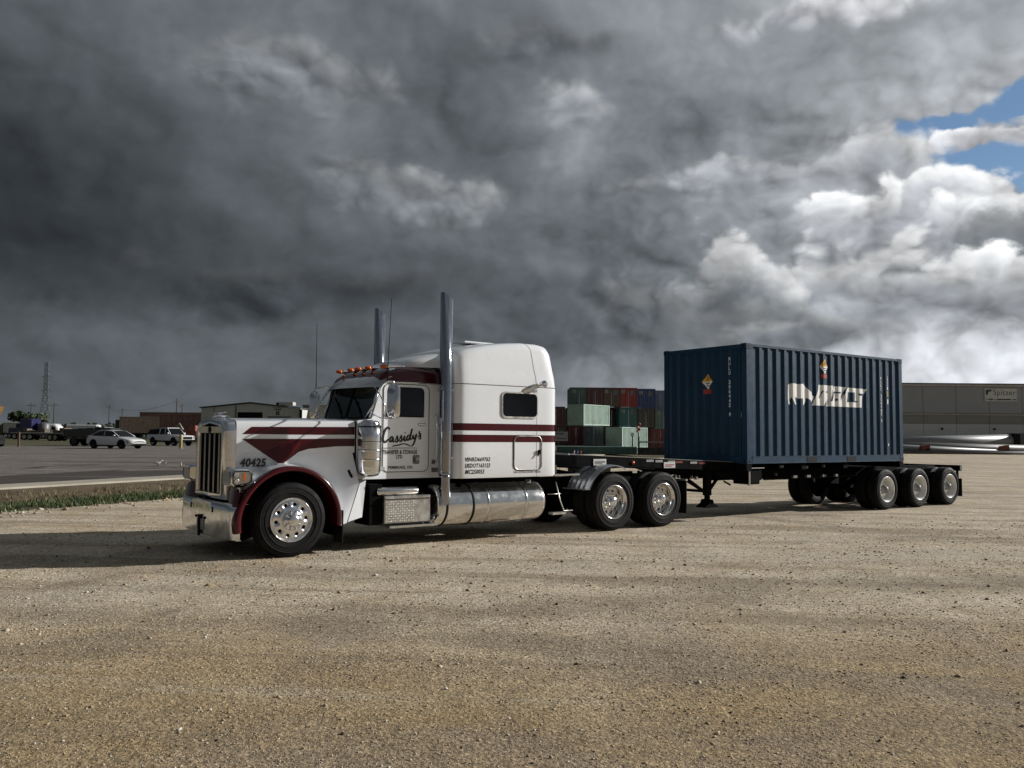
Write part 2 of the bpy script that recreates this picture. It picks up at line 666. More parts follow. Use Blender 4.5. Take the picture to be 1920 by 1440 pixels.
def vnoise(x, y, seed=0):
    """value noise, numpy"""
    xi = np.floor(x).astype(np.int64); yi = np.floor(y).astype(np.int64)
    fx = x - xi; fy = y - yi
    fx = fx * fx * (3 - 2 * fx); fy = fy * fy * (3 - 2 * fy)

    def h(a, b):
        n = (a * 374761393 + b * 668265263 + seed * 982451653) & 0x7fffffff
        n = ((n ^ (n >> 13)) * 1274126177) & 0x7fffffff
        return ((n ^ (n >> 16)) & 0xffff) / 65535.
    return (h(xi, yi) * (1 - fx) + h(xi + 1, yi) * fx) * (1 - fy) + (h(xi, yi + 1) * (1 - fx) + h(xi + 1, yi + 1) * fx) * fy


def axis_pts(lo, hi, step, far, g=1.12):
    a = list(np.arange(lo, hi, step))
    s = step
    b = []
    p = lo
    while p > -far:
        s *= g
        p -= s
        b.append(p)
    s = step
    p = a[-1]
    while p < far:
        s *= g
        p += s
        a.append(p)
    return np.array(b[::-1] + a)


def relief(X, Y):
    near = np.exp(-((X / 22.) ** 2 + ((Y - 9) / 18.) ** 2))
    return near * (.020 * (vnoise(X * .9, Y * .9, 1) - .5) + .014 * (vnoise(X * 2.6, Y * 2.6, 2) - .5) + .008 * (vnoise(X * 7, Y * 7, 3) - .5)) - .006 * near


def build_ground():
    xs = axis_pts(-12, 16, .10, 5000)
    ys = axis_pts(2.0, 22, .09, 5500)
    X, Y = np.meshgrid(xs, ys)
    Z = zground(X, Y) + relief(X, Y)
    ny, nx = X.shape
    V = np.stack([X.ravel(), Y.ravel(), Z.ravel()], -1)
    i = np.arange((ny - 1) * (nx - 1))
    r, c = i // (nx - 1), i % (nx - 1)
    a = r * nx + c
    F = np.stack([a, a + 1, a + nx + 1, a + nx], -1)
    me = D.meshes.new('ground')
    me.vertices.add(len(V)); me.vertices.foreach_set('co', V.ravel())
    me.loops.add(F.size); me.loops.foreach_set('vertex_index', F.ravel().astype(np.int32))
    me.polygons.add(len(F)); me.polygons.foreach_set('loop_start', np.arange(len(F), dtype=np.int32) * 4)
    me.polygons.foreach_set('use_smooth', np.ones(len(F), bool))
    me.update(calc_edges=True)
    o = D.objects.new('ground', me)
    COL.objects.link(o)
    o['kind'] = 'structure'
    o['label'] = 'packed tan gravel lot with a grassy ditch and a damp grey yard beyond'
    m = D.materials.new('gravel_ground')
    m.use_nodes = True
    t = NT(m.node_tree)
    b = t.n['Principled BSDF']
    P = t.new('ShaderNodeNewGeometry').outputs['Position']
    x, y, z = t.sep(P)[:3]
    big, _ = t.noise(P, .22, 5, .6, .3)
    mid, midc = t.noise(P, 1.1, 6, .62)
    fin, _ = t.noise(P, 14, 6, .72)
    grit, _ = t.noise(P, 70, 3, .75)
    vor = t.new('ShaderNodeTexVoronoi', feature='F1')
    t.put(vor, 'Vector', P)
    vor.inputs['Scale'].default_value = 34
    vcol = t.sep(vor.outputs['Color'])[0]
    vor2 = t.new('ShaderNodeTexVoronoi', feature='F1')
    t.put(vor2, 'Vector', P)
    vor2.inputs['Scale'].default_value = 85
    v2 = t.sep(vor2.outputs['Color'])[0]
    # loose brown stone close by, packed pale fines further off
    ymask = t.rng(t.m('ADD', y, t.m('MULTIPLY', t.m('SUBTRACT', big, .5), 9.)), 5.5, 9.5)
    base = t.mix(ymask, (.375, .272, .145), (.62, .53, .40))
    base = t.mix(t.rng(mid, .38, .66, 0, .75), base, t.mix(ymask, (.42, .322, .195), (.46, .362, .238)))
    # grey-lilac and rusty patches
    pat, _ = t.noise(t.vm('ADD', P, (31., 7., 0.)), .55, 4, .6, .5)
    base = t.mix(t.rng(pat, .50, .66, 0, .65), base, t.mix(ymask, (.33, .262, .19), (.50, .43, .35)))
    # wheel tracks: long soft bands across the lot
    st = t.comb(t.m('MULTIPLY', t.m('ADD', x, t.m('MULTIPLY', y, -.25)), .05), t.m('MULTIPLY', t.m('ADD', y, t.m('MULTIPLY', x, .10)), .9), 0.)
    tr, _ = t.noise(st, 1.6, 5, .6, .6)
    base = t.mix(t.rng(tr, .46, .66, 0, .62), base, (.27, .21, .14))
    base = t.mix(t.rng(tr, .30, .44, .34, 0), base, (.58, .525, .42))
    spot, _ = t.noise(t.vm('ADD', P, (3., 90., 0.)), .34, 6, .66, .8)
    base = t.mix(t.rng(spot, .56, .64, 0, .38), base, (.23, .185, .13))
    # turning scuffs: arcs left by wheels, broken up by noise
    for cx, cy, rr_, wd_, cc_ in ((-6., -9., 15.2, .30, 1), (-6., -9., 17.4, .34, 0), (24., 30., 24.0, .35, 1), (24., 30., 21.8, .30, 0), (9., -14., 24.5, .5, 0), (9., -14., 27.0, .45, 1), (-22., 20., 19.5, .4, 0), (2., 40., 27.4, .4, 1), (2., 40., 29.6, .4, 0)):
        dd_ = t.vm('LENGTH', t.vm('SUBTRACT', t.comb(x, y, 0.), (cx, cy, 0.)))
        dd_ = t.m('ABSOLUTE', t.m('SUBTRACT', t.m('ADD', dd_, t.m('MULTIPLY', t.m('SUBTRACT', mid, .5), .5)), rr_))
        band = t.m('MULTIPLY', t.rng(dd_, wd_ * 1.5, wd_ * .4), t.m('MULTIPLY', t.rng(pat, .36, .58, .12, .62), ymask if cc_ else 1.0))
        base = t.mix(band, base, (.52, .455, .35) if cc_ else (.29, .235, .165))
    # single stones: light and dark chips
    chip = t.rng(vcol, 0., 1., .70, 1.28, False)
    chip2 = t.rng(v2, 0., 1., .68, 1.32, False)
    gr = t.rng(grit, .3, .7, .82, 1.18, False)
    k = t.m('MULTIPLY', t.m('MULTIPLY', chip, chip2), t.m('MULTIPLY', gr, t.rng(fin, .25, .75, .78, 1.2, False)))
    base = t.vm('SCALE', base, scale=k)
    # ---- ditch, kerb and damp yard
    w = t.m('ADD', t.m('MULTIPLY', x, -UY), t.m('MULTIPLY', y, UX))
    wn = t.m('ADD', w, t.m('MULTIPLY', t.m('SUBTRACT', mid, .5), 1.6))
    soil = t.mix(t.rng(fin, .3, .7), (.055, .055, .026), (.12, .095, .055))
    bank = t.mix(t.rng(mid, .35, .65), (.115, .082, .052), (.16, .125, .08))
    g1 = t.mix(t.rng(wn, 17.2, 17.9), base, soil)
    g1 = t.mix(t.rng(wn, 22.0, 23.4), g1, bank)
    conc = t.vm('SCALE', t.mix(t.rng(fin, .3, .7), (.36, .32, .255), (.46, .42, .345)), scale=1.0)
    ws = t.m('ADD', w, t.m('MULTIPLY', t.m('SUBTRACT', mid, .5), .35))
    g1 = t.mix(t.rng(ws, 24.9, 25.05), g1, conc)
    # damp yard
    al = t.m('ADD', t.m('MULTIPLY', x, UX), t.m('MULTIPLY', y, UY))
    wq = t.comb(t.m('MULTIPLY', w, .10), t.m('MULTIPLY', al, .045), 0.)
    wet, _ = t.noise(wq, 2.4, 5, .55, .8)
    wet2 = t.m('ADD', wet, t.rng(w, 27, 36, .16, -.16))
    wetm = t.rng(wet2, .49, .56)
    yard = t.mix(t.rng(mid, .3, .7), (.15, .132, .118), (.205, .182, .162))
    yard = t.mix(wetm, yard, (.078, .062, .052))
    str_, _ = t.noise(t.comb(t.m('MULTIPLY', x, .03), t.m('MULTIPLY', y, .55), 0.), 1.3, 5, .6, .4)
    yard = t.mix(t.rng(str_, .53, .62, 0, .75), yard, (.085, .078, .062))
    yard = t.mix(t.rng(str_, .30, .40, .5, 0), yard, (.36, .33, .285))
    far = t.rng(w, 62, 80)
    yard = t.mix(far, yard, t.mix(t.rng(mid, .35, .65), (.06, .065, .03), (.115, .10, .055)))
    isyard = t.rng(ws, 26.3, 26.6)
    # the yard only exists on the left-hand side of the ditch
    g1 = t.mix(isyard, g1, yard)
    farr = t.rng(y, 300, 420)
    g1 = t.mix(farr, g1, (.07, .075, .045))
    t.put(b, 'Base Color', g1)
    rgh = t.mix(t.m('MULTIPLY', isyard, wetm), (.92, .92, .92), (.38, .38, .38))
    t.put(b, 'Roughness', rgh)
    b.inputs['Specular IOR Level'].default_value = .25
    h = t.m('ADD', t.m('MULTIPLY', t.m('SUBTRACT', 1., vor.outputs['Distance']), .35), t.m('ADD', t.m('MULTIPLY', fin, .9), t.m('MULTIPLY', grit, .35)))
    bp = t.new('ShaderNodeBump')
    bp.inputs['Strength'].default_value = .85
    bp.inputs['Distance'].default_value = .035
    t.l.new(h, bp.inputs['Height'])
    t.l.new(bp.outputs[0], b.inputs['Normal'])
    me.materials.append(m)


build_ground()

ICO = None


def scatter_stones(name, pts, sizes, mats, label, squash=(.45, .8), cols=None, kind='stuff'):
    """one mesh of many small stones"""
    base = np.array([(1, 0, 0), (-1, 0, 0), (0, 1, 0), (0, -1, 0), (0, 0, 1), (0, 0, -1)], float)
    tri = np.array([(0, 2, 4), (2, 1, 4), (1, 3, 4), (3, 0, 4), (2, 0, 5), (1, 2, 5), (3, 1, 5), (0, 3, 5)])
    n = len(pts)
    V = base[None] * (1 + rng.uniform(-.3, .3, (n, 6, 1)))
    V[..., 2] *= rng.uniform(*squash, (n, 1))
    V[..., 0] *= rng.uniform(.8, 1.4, (n, 1))
    a = rng.uniform(0, 2 * math.pi, n)
    ca, sa = np.cos(a)[:, None], np.sin(a)[:, None]
    tl = rng.uniform(-.5, .5, n)[:, None]
    x, y, z = V[..., 0].copy(), V[..., 1].copy(), V[..., 2].copy()
    z2 = z + x * tl
    V = np.stack([x * ca - y * sa, x * sa + y * ca, z2], -1) * sizes[:, None, None]
    V += pts[:, None, :]
    F = (tri[None] + (np.arange(n) * 6)[:, None, None]).reshape(-1, 3)
    me = D.meshes.new(name)
    me.vertices.add(n * 6); me.vertices.foreach_set('co', V.ravel())
    me.loops.add(F.size); me.loops.foreach_set('vertex_index', F.ravel().astype(np.int32))
    me.polygons.add(len(F)); me.polygons.foreach_set('loop_start', np.arange(len(F), dtype=np.int32) * 3)
    for m in mats:
        me.materials.append(m)
    mi = np.repeat(rng.choice(len(mats), n, p=cols), 8)
    me.polygons.foreach_set('material_index', mi.astype(np.int32))
    me.update(calc_edges=True)
    o = D.objects.new(name, me)
    COL.objects.link(o)
    o['kind'] = kind
    o['label'] = label
    return o


def build_gravel():
    mats = [mat('stone_tan', (.42, .315, .185), .9, var=.3, vscale=9), mat('stone_pale', (.54, .47, .36), .9, var=.25, vscale=9),
            mat('stone_grey', (.34, .275, .20), .9, var=.3, vscale=9), mat('stone_dark', (.085, .07, .052), .9, var=.3, vscale=9),
            mat('stone_white', (.62, .59, .53), .85, var=.15, vscale=9)]
    n = 165000
    # denser close to the camera
    y = 2.9 + rng.power(.62, n) * 15
    x = rng.uniform(-1, 1, n) * (y * .66 + .6)
    # clusters
    dens = vnoise(x * .8 + 50, y * .8 + 50, 5) * .6 + vnoise(x * 2.5, y * 2.5, 6) * .4
    keep = rng.uniform(0, 1, n) < (dens * 1.5) * np.where(y < 7, 1, np.where(y < 9, .6, .35))
    x, y = x[keep], y[keep]
    n = len(x)
    size = .0042 * np.exp(rng.normal(0, .42, n))
    size = np.clip(size, .0022, .022)
    size *= np.clip(y / 6., .85, 1.7)
    z = zground(x, y) + relief(x, y) + size * .15
    scatter_stones('gravel', np.stack([x, y, z], -1), size, mats, 'loose tan and grey gravel scattered over the lot', cols=[.46, .26, .17, .07, .04])
    # a few bigger stones and clods
    n = 1300
    y = 3.2 + rng.power(.8, n) * 17
    x = rng.uniform(-1, 1, n) * (y * .66 + .6)
    size = .011 * np.exp(rng.normal(0, .38, n)) * np.clip(y / 7, .8, 1.5)
    z = zground(x, y) + relief(x, y) + size * .2
    scatter_stones('loose_stones', np.stack([x, y, z], -1), size, mats, 'larger dark and pale stones lying on the gravel', cols=[.28, .2, .2, .24, .08])
    # rubble along the grassy edge
    n = 900
    al = rng.uniform(5, 46, n)
    w = 17.3 + rng.normal(0, .32, n)
    x = al * UX - w * UY
    y = al * UY + w * UX
    size = np.minimum(.024 * np.exp(rng.normal(0, .55, n)), .09)
    scatter_stones('rubble', np.stack([x, y, zground(x, y) + size * .2], -1), size, mats, 'pale broken rubble strewn along the edge of the ditch', cols=[.25, .3, .25, .15, .05])


build_gravel()


def build_grass():
    n = 70000
    al = rng.uniform(3, 60, n)
    w = 17.5 + rng.uniform(0, 1, n) ** 1.3 * 6.6
    x = al * UX - w * UY
    y = al * UY + w * UX
    d = vnoise(x * 1.3, y * 1.3, 9) * .6 + vnoise(x * 4, y * 4, 12) * .4
    keep = (d > .36) & ((w < 21.8) | (rng.uniform(0, 1, n) < .35))
    x, y, w = x[keep], y[keep], w[keep]
    n = len(x)
    h = (.04 + .10 * rng.uniform(0, 1, n) ** 2) * np.where(w > 21.8, 1.2, 1.0)
    a = rng.uniform(0, 2 * math.pi, n)
    wd = .010 + .012 * rng.uniform(0, 1, n)
    z = zground(x, y)
    bx, by = np.cos(a) * wd, np.sin(a) * wd
    lx, ly = rng.normal(0, .35, n) * h, rng.normal(0, .35, n) * h
    V = np.stack([np.stack([x - bx, y - by, z - .01], -1), np.stack([x + bx, y + by, z - .01], -1), np.stack([x + lx, y + ly, z + h], -1)], 1)
    F = np.arange(n * 3).reshape(-1, 3)
    me = D.meshes.new('grass')
    me.vertices.add(n * 3); me.vertices.foreach_set('co', V.ravel())
    me.loops.add(F.size); me.loops.foreach_set('vertex_index', F.ravel().astype(np.int32))
    me.polygons.add(n); me.polygons.foreach_set('loop_start', np.arange(n, dtype=np.int32) * 3)
    ms = [mat('grass_green', (.055, .082, .024), .8, var=.3, vscale=.6), mat('grass_dark', (.035, .055, .018), .8, var=.3, vscale=.6), mat('grass_dry', (.20, .16, .075), .85, var=.3, vscale=.6)]
    for m in ms:
        me.materials.append(m)
    p = rng.uniform(0, 1, n)
    dry = np.where(w > 21.8, .75, .10 + .25 * (vnoise(x * .5, y * .5, 30) > .6))
    mi = np.where(p < dry, 2, np.where(p < dry + .3, 1, 0))
    me.polygons.foreach_set('material_index', mi.astype(np.int32))
    me.update(calc_edges=True)
    o = D.objects.new('grass', me)
    COL.objects.link(o)
    tag(o, 'low green and straw coloured grass growing in the ditch', None, None, 'stuff')
    # the concrete strip behind the ditch, a real low step
    mb = MB()
    rows = []
    for i in range(60):
        al = -25 + i * 2.6
        row = []
        for w, dz in ((25.0, -.06), (25.02, .055), (26.1, .06), (26.12, -.06)):
            w += .05 * math.sin(al * .31)
            x, y = al * UX - w * UY, al * UY + w * UX
            row.append((x, y, zg(x, y) + dz))
        rows.append(row)
    mb.grid(rows, False)
    o = mb.build('kerb', mat('kerb_concrete', (.36, .33, .265), .9, var=.2, vscale=.8, dirt=(.25, .2, .15), dirtamt=.5))
    tag(o, 'pale concrete kerb strip along the far side of the ditch', None, None, 'structure')


build_grass()

# ------------------------------------------------------------------ semi truck
TRX, TRY, TRA = -3.0984, 12.1024, 0.6453
COX, COY, COA = 4.9894, 18.0267, 0.6173
YC = 1.22                                     # centre line of the tractor (local y); y = 0 is the side facing the camera
truck = thing('semi_truck', 'white and maroon long-nose sleeper truck coupled to the blue container trailer', 'truck', (TRX, TRY, 0), TRA)
T = truck


def tyre_profile(r, w, rr, grooves=4):
    """(radius, y) going from the outer bead round the tread to the inner bead"""
    p = [(rr, .012), (rr + .03, .004), (rr + .5 * (r - rr), -.004), (r - .07, .004), (r - .025, .016), (r - .006, .034)]
    a, b = .040, w - .040
    n = grooves
    for i in range(n):
        c = a + (b - a) * (i + 1) / (n + 1)
        g = .0055
        p += [(r, c - g - .002), (r - .012, c - g), (r - .012, c + g), (r, c + g + .002)]
    p += [(r - .006, w - .034), (r - .025, w - .016), (r - .07, w - .004), (rr + .5 * (r - rr), w + .004), (rr + .03, w - .004), (rr, w - .012)]
    return p


def tyre_mesh(r, w, rr, y0=0., side=1):
    mb = MB()
    prof = [(a, y0 + side * b) for a, b in tyre_profile(r, w, rr)]
    mb.lathe(prof, n=72)
    # raised sidewall ring
    mb.lathe([(rr + .075, y0 + side * -.001), (rr + .08, y0 + side * -.009), (rr + .088, y0 + side * -.009), (rr + .093, y0 + side * -.001)], n=72)
    mb.lathe([(r - .082, y0 + side * .001), (r - .078, y0 + side * -.003), (r - .062, y0 + side * -.001), (r - .058, y0 + side * .006)], n=72)
    return mb


def holed_disc(mb, prof, r0, r1, holes, rc, rh, phase=0., side=1, y0=0.):
    """annulus r0..r1 with round hand holes; prof(r) gives the offset along the axle"""
    m = 16
    for i in range(holes):
        a0 = 2 * math.pi * i / holes + phase
        da = math.pi / holes
        outer, inner = [], []
        for k in range(m):
            th = 2 * math.pi * k / m
            # square boundary in (angle, radius) space
            c, s_ = math.cos(th), math.sin(th)
            q = max(abs(c), abs(s_))
            u, v = c / q, s_ / q
            rr = (r0 + r1) / 2 + v * (r1 - r0) / 2
            aa = a0 + u * da
            outer.append((rr * math.cos(aa), y0 + side * prof(rr), rr * math.sin(aa)))
            hx, hy = rc + rh * s_, rh * c
            inner.append((hx * math.cos(a0) - hy * math.sin(a0), y0 + side * prof(math.hypot(hx, hy)), hx * math.sin(a0) + hy * math.cos(a0)))
        lip = [(p[0], p[1] + side * .02, p[2]) for p in inner]
        mb.grid([outer, inner, lip], True, closev=True)


def make_wheel(kind, side, w=.28, r=.53):
    """side=1: outer face looks towards -y. Returns an object with parts"""
    root = D.objects.new('wheel', None)
    root.empty_display_size = .2
    COL.objects.link(root)
    sg = side
    mr = {'steer': CHROME, 'drive': POLISHED, 'trailer': GREYTRIM}[kind]
    rr = .30
    tyre_mesh(r, w, rr, 0., sg).build('tyre', RUBBER, root)
    rim = MB()
    if kind == 'steer':
        pr = lambda q: interp(q, [.13, .17, .24, .262, .285, .300, .308], [-.010, -.004, .012, .022, .030, .006, .004])
        rim.lathe([(.262, sg * .022), (.27, sg * .028), (.285, sg * .032), (.293, sg * .020), (.300, sg * .000), (.312, sg * -.004), (.315, sg * .006), (.300, sg * .03)], n=72)
        holed_disc(rim, pr, .170, .262, 10, .222, .026, .1, sg)
        rim.lathe([(.14, sg * -.008), (.170, sg * -.004)], n=48)
        rim.build('rim', mr, root)
        MB().lathe([(.001, sg * .07), (.28, sg * .07)], n=40).build('brake_drum', BLACK, root)
        hub = MB()
        hub.lathe([(.15, sg * -.006), (.145, sg * -.040), (.135, sg * -.050), (.095, sg * -.052), (.085, sg * -.085), (.075, sg * -.10), (.045, sg * -.108), (.001, sg * -.11)], n=40)
        hub.build('hub_cover', mr, root)
        nuts = MB()
        for i in range(10):
            a = 2 * math.pi * i / 10
            nuts.lathe([(.020, sg * -.01), (.019, sg * -.060), (.012, sg * -.085), (.001, sg * -.088)], c=(.122 * math.cos(a), 0, .122 * math.sin(a)), n=10)
        nuts.build('lug_nuts', mr, root)
    else:
        depth = .150
        rim.lathe([(.315, sg * .006), (.312, sg * -.006), (.300, sg * -.002), (.292, sg * .018), (.278, sg * .030), (.266, sg * .060), (.262, sg * .10), (.250, sg * depth)], n=72)
        pr = lambda q: interp(q, [.10, .17, .21, .25], [depth - .030, depth - .028, depth - .020, depth])
        holed_disc(rim, pr, .150, .250, 10 if kind == 'drive' else 5, .208, .024 if kind == 'drive' else .03, .2, sg)
        rim.lathe([(.09, sg * (depth - .03)), (.150, sg * (depth - .03))], n=40)
        rim.build('rim', mr, root)
        MB().lathe([(.001, sg * (depth + .05)), (.27, sg * (depth + .05))], n=40).build('brake_drum', BLACK, root)
        hub = MB()
        if kind == 'drive':
            hub.lathe([(.105, sg * (depth - .03)), (.100, sg * .045), (.094, sg * .028), (.075, sg * .012), (.04, sg * .004), (.001, sg * .002)], n=40)
            hub.build('hub_cover', CHROME, root)
        else:
            hub.lathe([(.10, sg * (depth - .03)), (.095, sg * .06), (.07, sg * .04), (.065, sg * .005), (.04, sg * -.01), (.001, sg * -.012)], n=32)
            hub.build('hub_cover', mat('hub_grey', (.16, .16, .155), .45, .3), root)
        nuts = MB()
        for i in range(10):
            a = 2 * math.pi * (i + .5) / 10
            nuts.lathe([(.017, sg * (depth - .02)), (.016, sg * (depth - .06)), (.001, sg * (depth - .068))], c=(.140 * math.cos(a), 0, .140 * math.sin(a)), n=8)
        nuts.build('lug_nuts', CHROME if kind == 'drive' else GREYTRIM, root)
        tyre_mesh(r, w, rr, sg * (w + .065), sg).build('inner_tyre', RUBBER, root)
    return root


def put_wheel(proto, parent, x, y, z, rot=0.):
    root = proto
    if proto.parent is not None:
        root = copy_tree(proto)
    root.parent = parent
    root.location = (x, y, z)
    root.rotation_euler = (0, rot, 0)
    return root


L1 = 6.29
steer_n = make_wheel('steer', 1, .29)
put_wheel(steer_n, T, 0, .01, .525)
steer_f = make_wheel('steer', -1, .29)
put_wheel(steer_f, T, 0, 2 * YC - .01, .525)
drive_n = make_wheel('drive', 1, .27)
drive_f = make_wheel('drive', -1, .27)
put_wheel(drive_n, T, L1, .0, .525, .3)
put_wheel(drive_n, T, L1 + 1.32, .0, .525, 1.1)
put_wheel(drive_f, T, L1, 2 * YC, .525, .2)
put_wheel(drive_f, T, L1 + 1.32, 2 * YC, .525, .7)

# --- frame
mb = MB()
for y in (YC - .44, YC + .36):
    mb.box(-.45, 8.35, y, y + .08, .74, 1.0, .008)
for x in (1.0, 2.4, 3.9, 5.2, 6.9, 8.25):
    mb.box(x, x + .1, YC - .36, YC + .36, .78, .96)
mb.build('frame_rail', BLACK, T)
for x in (0, L1, L1 + 1.32):
    mb = MB()
    mb.cyl((x, .3, .52), (x, 2 * YC - .3, .52), .075)
    if x > 1:
        mb.lathe([(.02, -.24), (.17, -.18), (.21, 0), (.17, .18), (.02, .24)], c=(x, YC, .54), n=20)
        for y in (.55, 2 * YC - .55):
            mb.lathe([(.10, -.12), (.13, -.06), (.13, .06), (.10, .12)], c=(x + .3, y, .62), axis='Z', n=16)
    mb.build('axle', BLACK, T)
mb = MB()
mb.box(-.55, 1.05, YC - .62, YC + .62, .45, 1.45, .03)
mb.box(.9, 2.7, YC - .5, YC + .5, .45, 1.02, .03)
mb.box(2.7, 4.7, YC - .45, YC + .45, .60, 1.0, .03)
mb.build('engine_block', BLACK, T)


# --- hood and fenders
def hood_side(x):
    return interp(x, [-.66, 1.18], [.56, .36])


hood = MB()
secs = []
for x in np.linspace(-.63, 1.135, 15):
    yh = hood_side(x)
    zt = interp(x, [-.63, 1.14], [1.925, 1.955])
    near = [(yh, 1.46), (yh, 1.80), (yh + .006, zt - .045), (yh + .028, zt - .012), (yh + .07, zt), (yh + .2, zt + .014), (yh + .42, zt + .028), (YC, zt + .045)]
    row = near + [(2 * YC - a, b) for a, b in near[-2::-1]]
    secs.append([(x, a, b) for a, b in row])
hood.grid(secs, True)


def flare(sign):
    """side panel down to the wheel arch, then a fillet out to the arch lip"""
    Y = (lambda v: v) if sign > 0 else (lambda v: 2 * YC - v)
    k = np.linspace(0, 1, 10)
    ang = [178, 162, 143, 120, 97, 74, 52, 33, 13, -8]
    topx = [-.63, -.63, -.62, -.42, -.10, .30, .72, 1.10, 1.125, .895]
    topz = [.86, 1.16, 1.40, 1.465, 1.465, 1.465, 1.465, 1.465, 1.0, .43]
    topy = [.56, .56, .56, .53, .50, .46, .41, .367, .17, .085]
    rows = []
    for u in np.linspace(0, 1, 46):
        a = R(np.interp(u, k, ang))
        rm = .805
        T_ = Vector((np.interp(u, k, topx), np.interp(u, k, topy), np.interp(u, k, topz)))
        ux = rm * math.cos(a)
        M = Vector((max(ux, -.63), 0, .51 + rm * math.sin(a)))
        low = smooth01((40 - math.degrees(a)) / 46)
        M.y = hood_side(M.x) - .02 - low * (hood_side(M.x) - .10)
        if M.z > T_.z:
            M.z = T_.z
        Lp = Vector((.774 * math.cos(a), .10 - .06 * low, .51 + .774 * math.sin(a)))
        row = []
        for i in range(6):
            t = i / 6
            p = T_.lerp(M, t)
            row.append((p.x, Y(p.y), p.z))
        c1 = M + Vector((0, -.06, -.004))
        c2 = Lp + Vector((.012 * math.cos(a), .16 * (1 - low) + .02, .012 * math.sin(a)))
        for i in range(9):
            t = i / 8
            p = M * (1 - t) ** 3 + c1 * 3 * t * (1 - t) ** 2 + c2 * 3 * t * t * (1 - t) + Lp * t ** 3
            row.append((p.x, Y(p.y), p.z))
        rows.append(row)
    hood.grid(rows, True)
    hood.grid([[(-.63, Y(.563), .84), (-.63, Y(.563), 1.5)], [(-.40, Y(.535), .84), (-.40, Y(.535), 1.5)]], True)


flare(1)
flare(-1)
hood_o = hood.build('hood', WHITE, T, auto=40)

for sgn in (1, -1):
    mb = MB()
    rows = []
    for i in range(49):
        a = R(190 - 198 * i / 48)
        fr = smooth01((math.degrees(a) - 135) / 45)
        ro = .772 + .03 * fr
        ri = .696
        prof = [(ri + .012, .42), (ri, .04), (ri + .006, .004), (ri + .024, -.014), (ro - .026, -.014), (ro - .006, .0), (ro, .03), (ro + .002, .42)]
        rows.append([(r_ * math.cos(a) - .02 * fr, y if sgn > 0 else 2 * YC - y, .51 + r_ * math.sin(a)) for r_, y in prof])
    mb.grid(rows, True)
    mb.build('fender_arch', MAROON, T, auto=50)
    # nose of the fender between the arch, the headlight and the bumper
    mb = MB()
    rows = []
    for i in range(9):
        t = i / 8
        x = -.79 + .05 * t
        rows.append([(x - .0, (.0 if sgn > 0 else 2 * YC) + sgn * .0, lerp(.74, .92, t)), (x - .03, (.10 if sgn > 0 else 2 * YC - .10), lerp(.74, .96, t)), (x - .02, (.30 if sgn > 0 else 2 * YC - .30), lerp(.74, 1.0, t)), (x + .06, (.56 if sgn > 0 else 2 * YC - .56), lerp(.74, 1.02, t))])
    mb.grid(rows, True)
    mb.build('fender_nose', MAROON, T)
    # black liner
    mb = MB()
    mb.lathe([(.755, .10), (.755, .50), (.02, .50)], c=(0, 0 if sgn > 0 else 2 * YC - .60, .51), n=24, a0=R(-20), a1=R(200))
    mb.build('wheel_liner', BLACK, T)
    mb = MB()
    y = .04 if sgn > 0 else 2 * YC - .34
    mb.box(.80, .815, y, y + .30, .14, .62)
    mb.build('mudflap', RUBBER, T)

# --- radiator shell and grille
mb = MB()
gx = -.80


def shell_row(x, dy, dz):
    """outline of the shell front at x, inset by dy/dz"""
    y0, y1, z0, z1 = .585 + dy, 2 * YC - .585 - dy, .80 + dz, 1.945 - dz
    pts = [(y0, z0), (y0, z1 - .17)]
    for i in range(7):
        a = math.pi - (math.pi / 2) * i / 6
        pts.append((y0 + .16 + .16 * math.cos(a), z1 - .17 + .155 * math.sin(a)))
    pts.append((YC, z1 + .022))
    for i in range(7):
        a = math.pi / 2 - (math.pi / 2) * i / 6
        pts.append((y1 - .16 + .16 * math.cos(a), z1 - .17 + .155 * math.sin(a)))
    pts += [(y1, z1 - .17), (y1, z0)]
    return [(x, a, b) for a, b in pts]


mb.grid([shell_row(-.60, -.020, -.012), shell_row(-.625, -.022, -.014), shell_row(-.74, -.008, -.004), shell_row(-.785, .004, .004), shell_row(-.806, .030, .03), shell_row(-.808, .085, .075), shell_row(-.790, .095, .085), shell_row(-.76, .098, .088)], True, closev=True)
mb.build('radiator_shell', CHROME, T, auto=60)
mb = MB()
gy0, gy1 = .68, 2 * YC - .68
mb.box(-.77, -.755, gy0, gy1, .88, 1.86)
mb.build('grille_mesh', BLACK, T)
nb = 5
for i in range(nb):
    y = gy0 + (gy1 - gy0) * (i + .5) / nb
    mb = MB()
    mb.box(-.805, -.765, y - .024, y + .024, .88, 1.74, .010)
    mb.build('grille_bar', mat('dull_chrome', (.34, .345, .35), .22, 1.), T)
mb = MB()
mb.box(-.800, -.772, gy0, gy1, 1.745, 1.84, .008)
mb.build('grille_crown', mat('crown_plate', (.80, .76, .60), .25, .6), T)
mb = MB()
mb.lathe([(.001, -.012), (.05, -.010), (.055, 0)], c=(-.802, YC, 1.795), axis='X', n=20)
mb.build('badge', SEAM, T)
# hood ornament
mb = MB()
mb.tube([(-.76, YC, 1.97), (-.74, YC, 2.0), (-.68, YC, 2.005), (-.5, YC, 1.99)], [.02, .022, .018, .01], 8)
mb.add([(-.78, YC, 2.03), (-.62, YC - .11, 2.06), (-.58, YC - .11, 2.06), (-.66, YC, 2.02), (-.62, YC + .11, 2.06), (-.58, YC + .11, 2.06)], [(0, 1, 2, 3), (0, 3, 5, 4)])
mb.build('hood_ornament', CHROME, T)

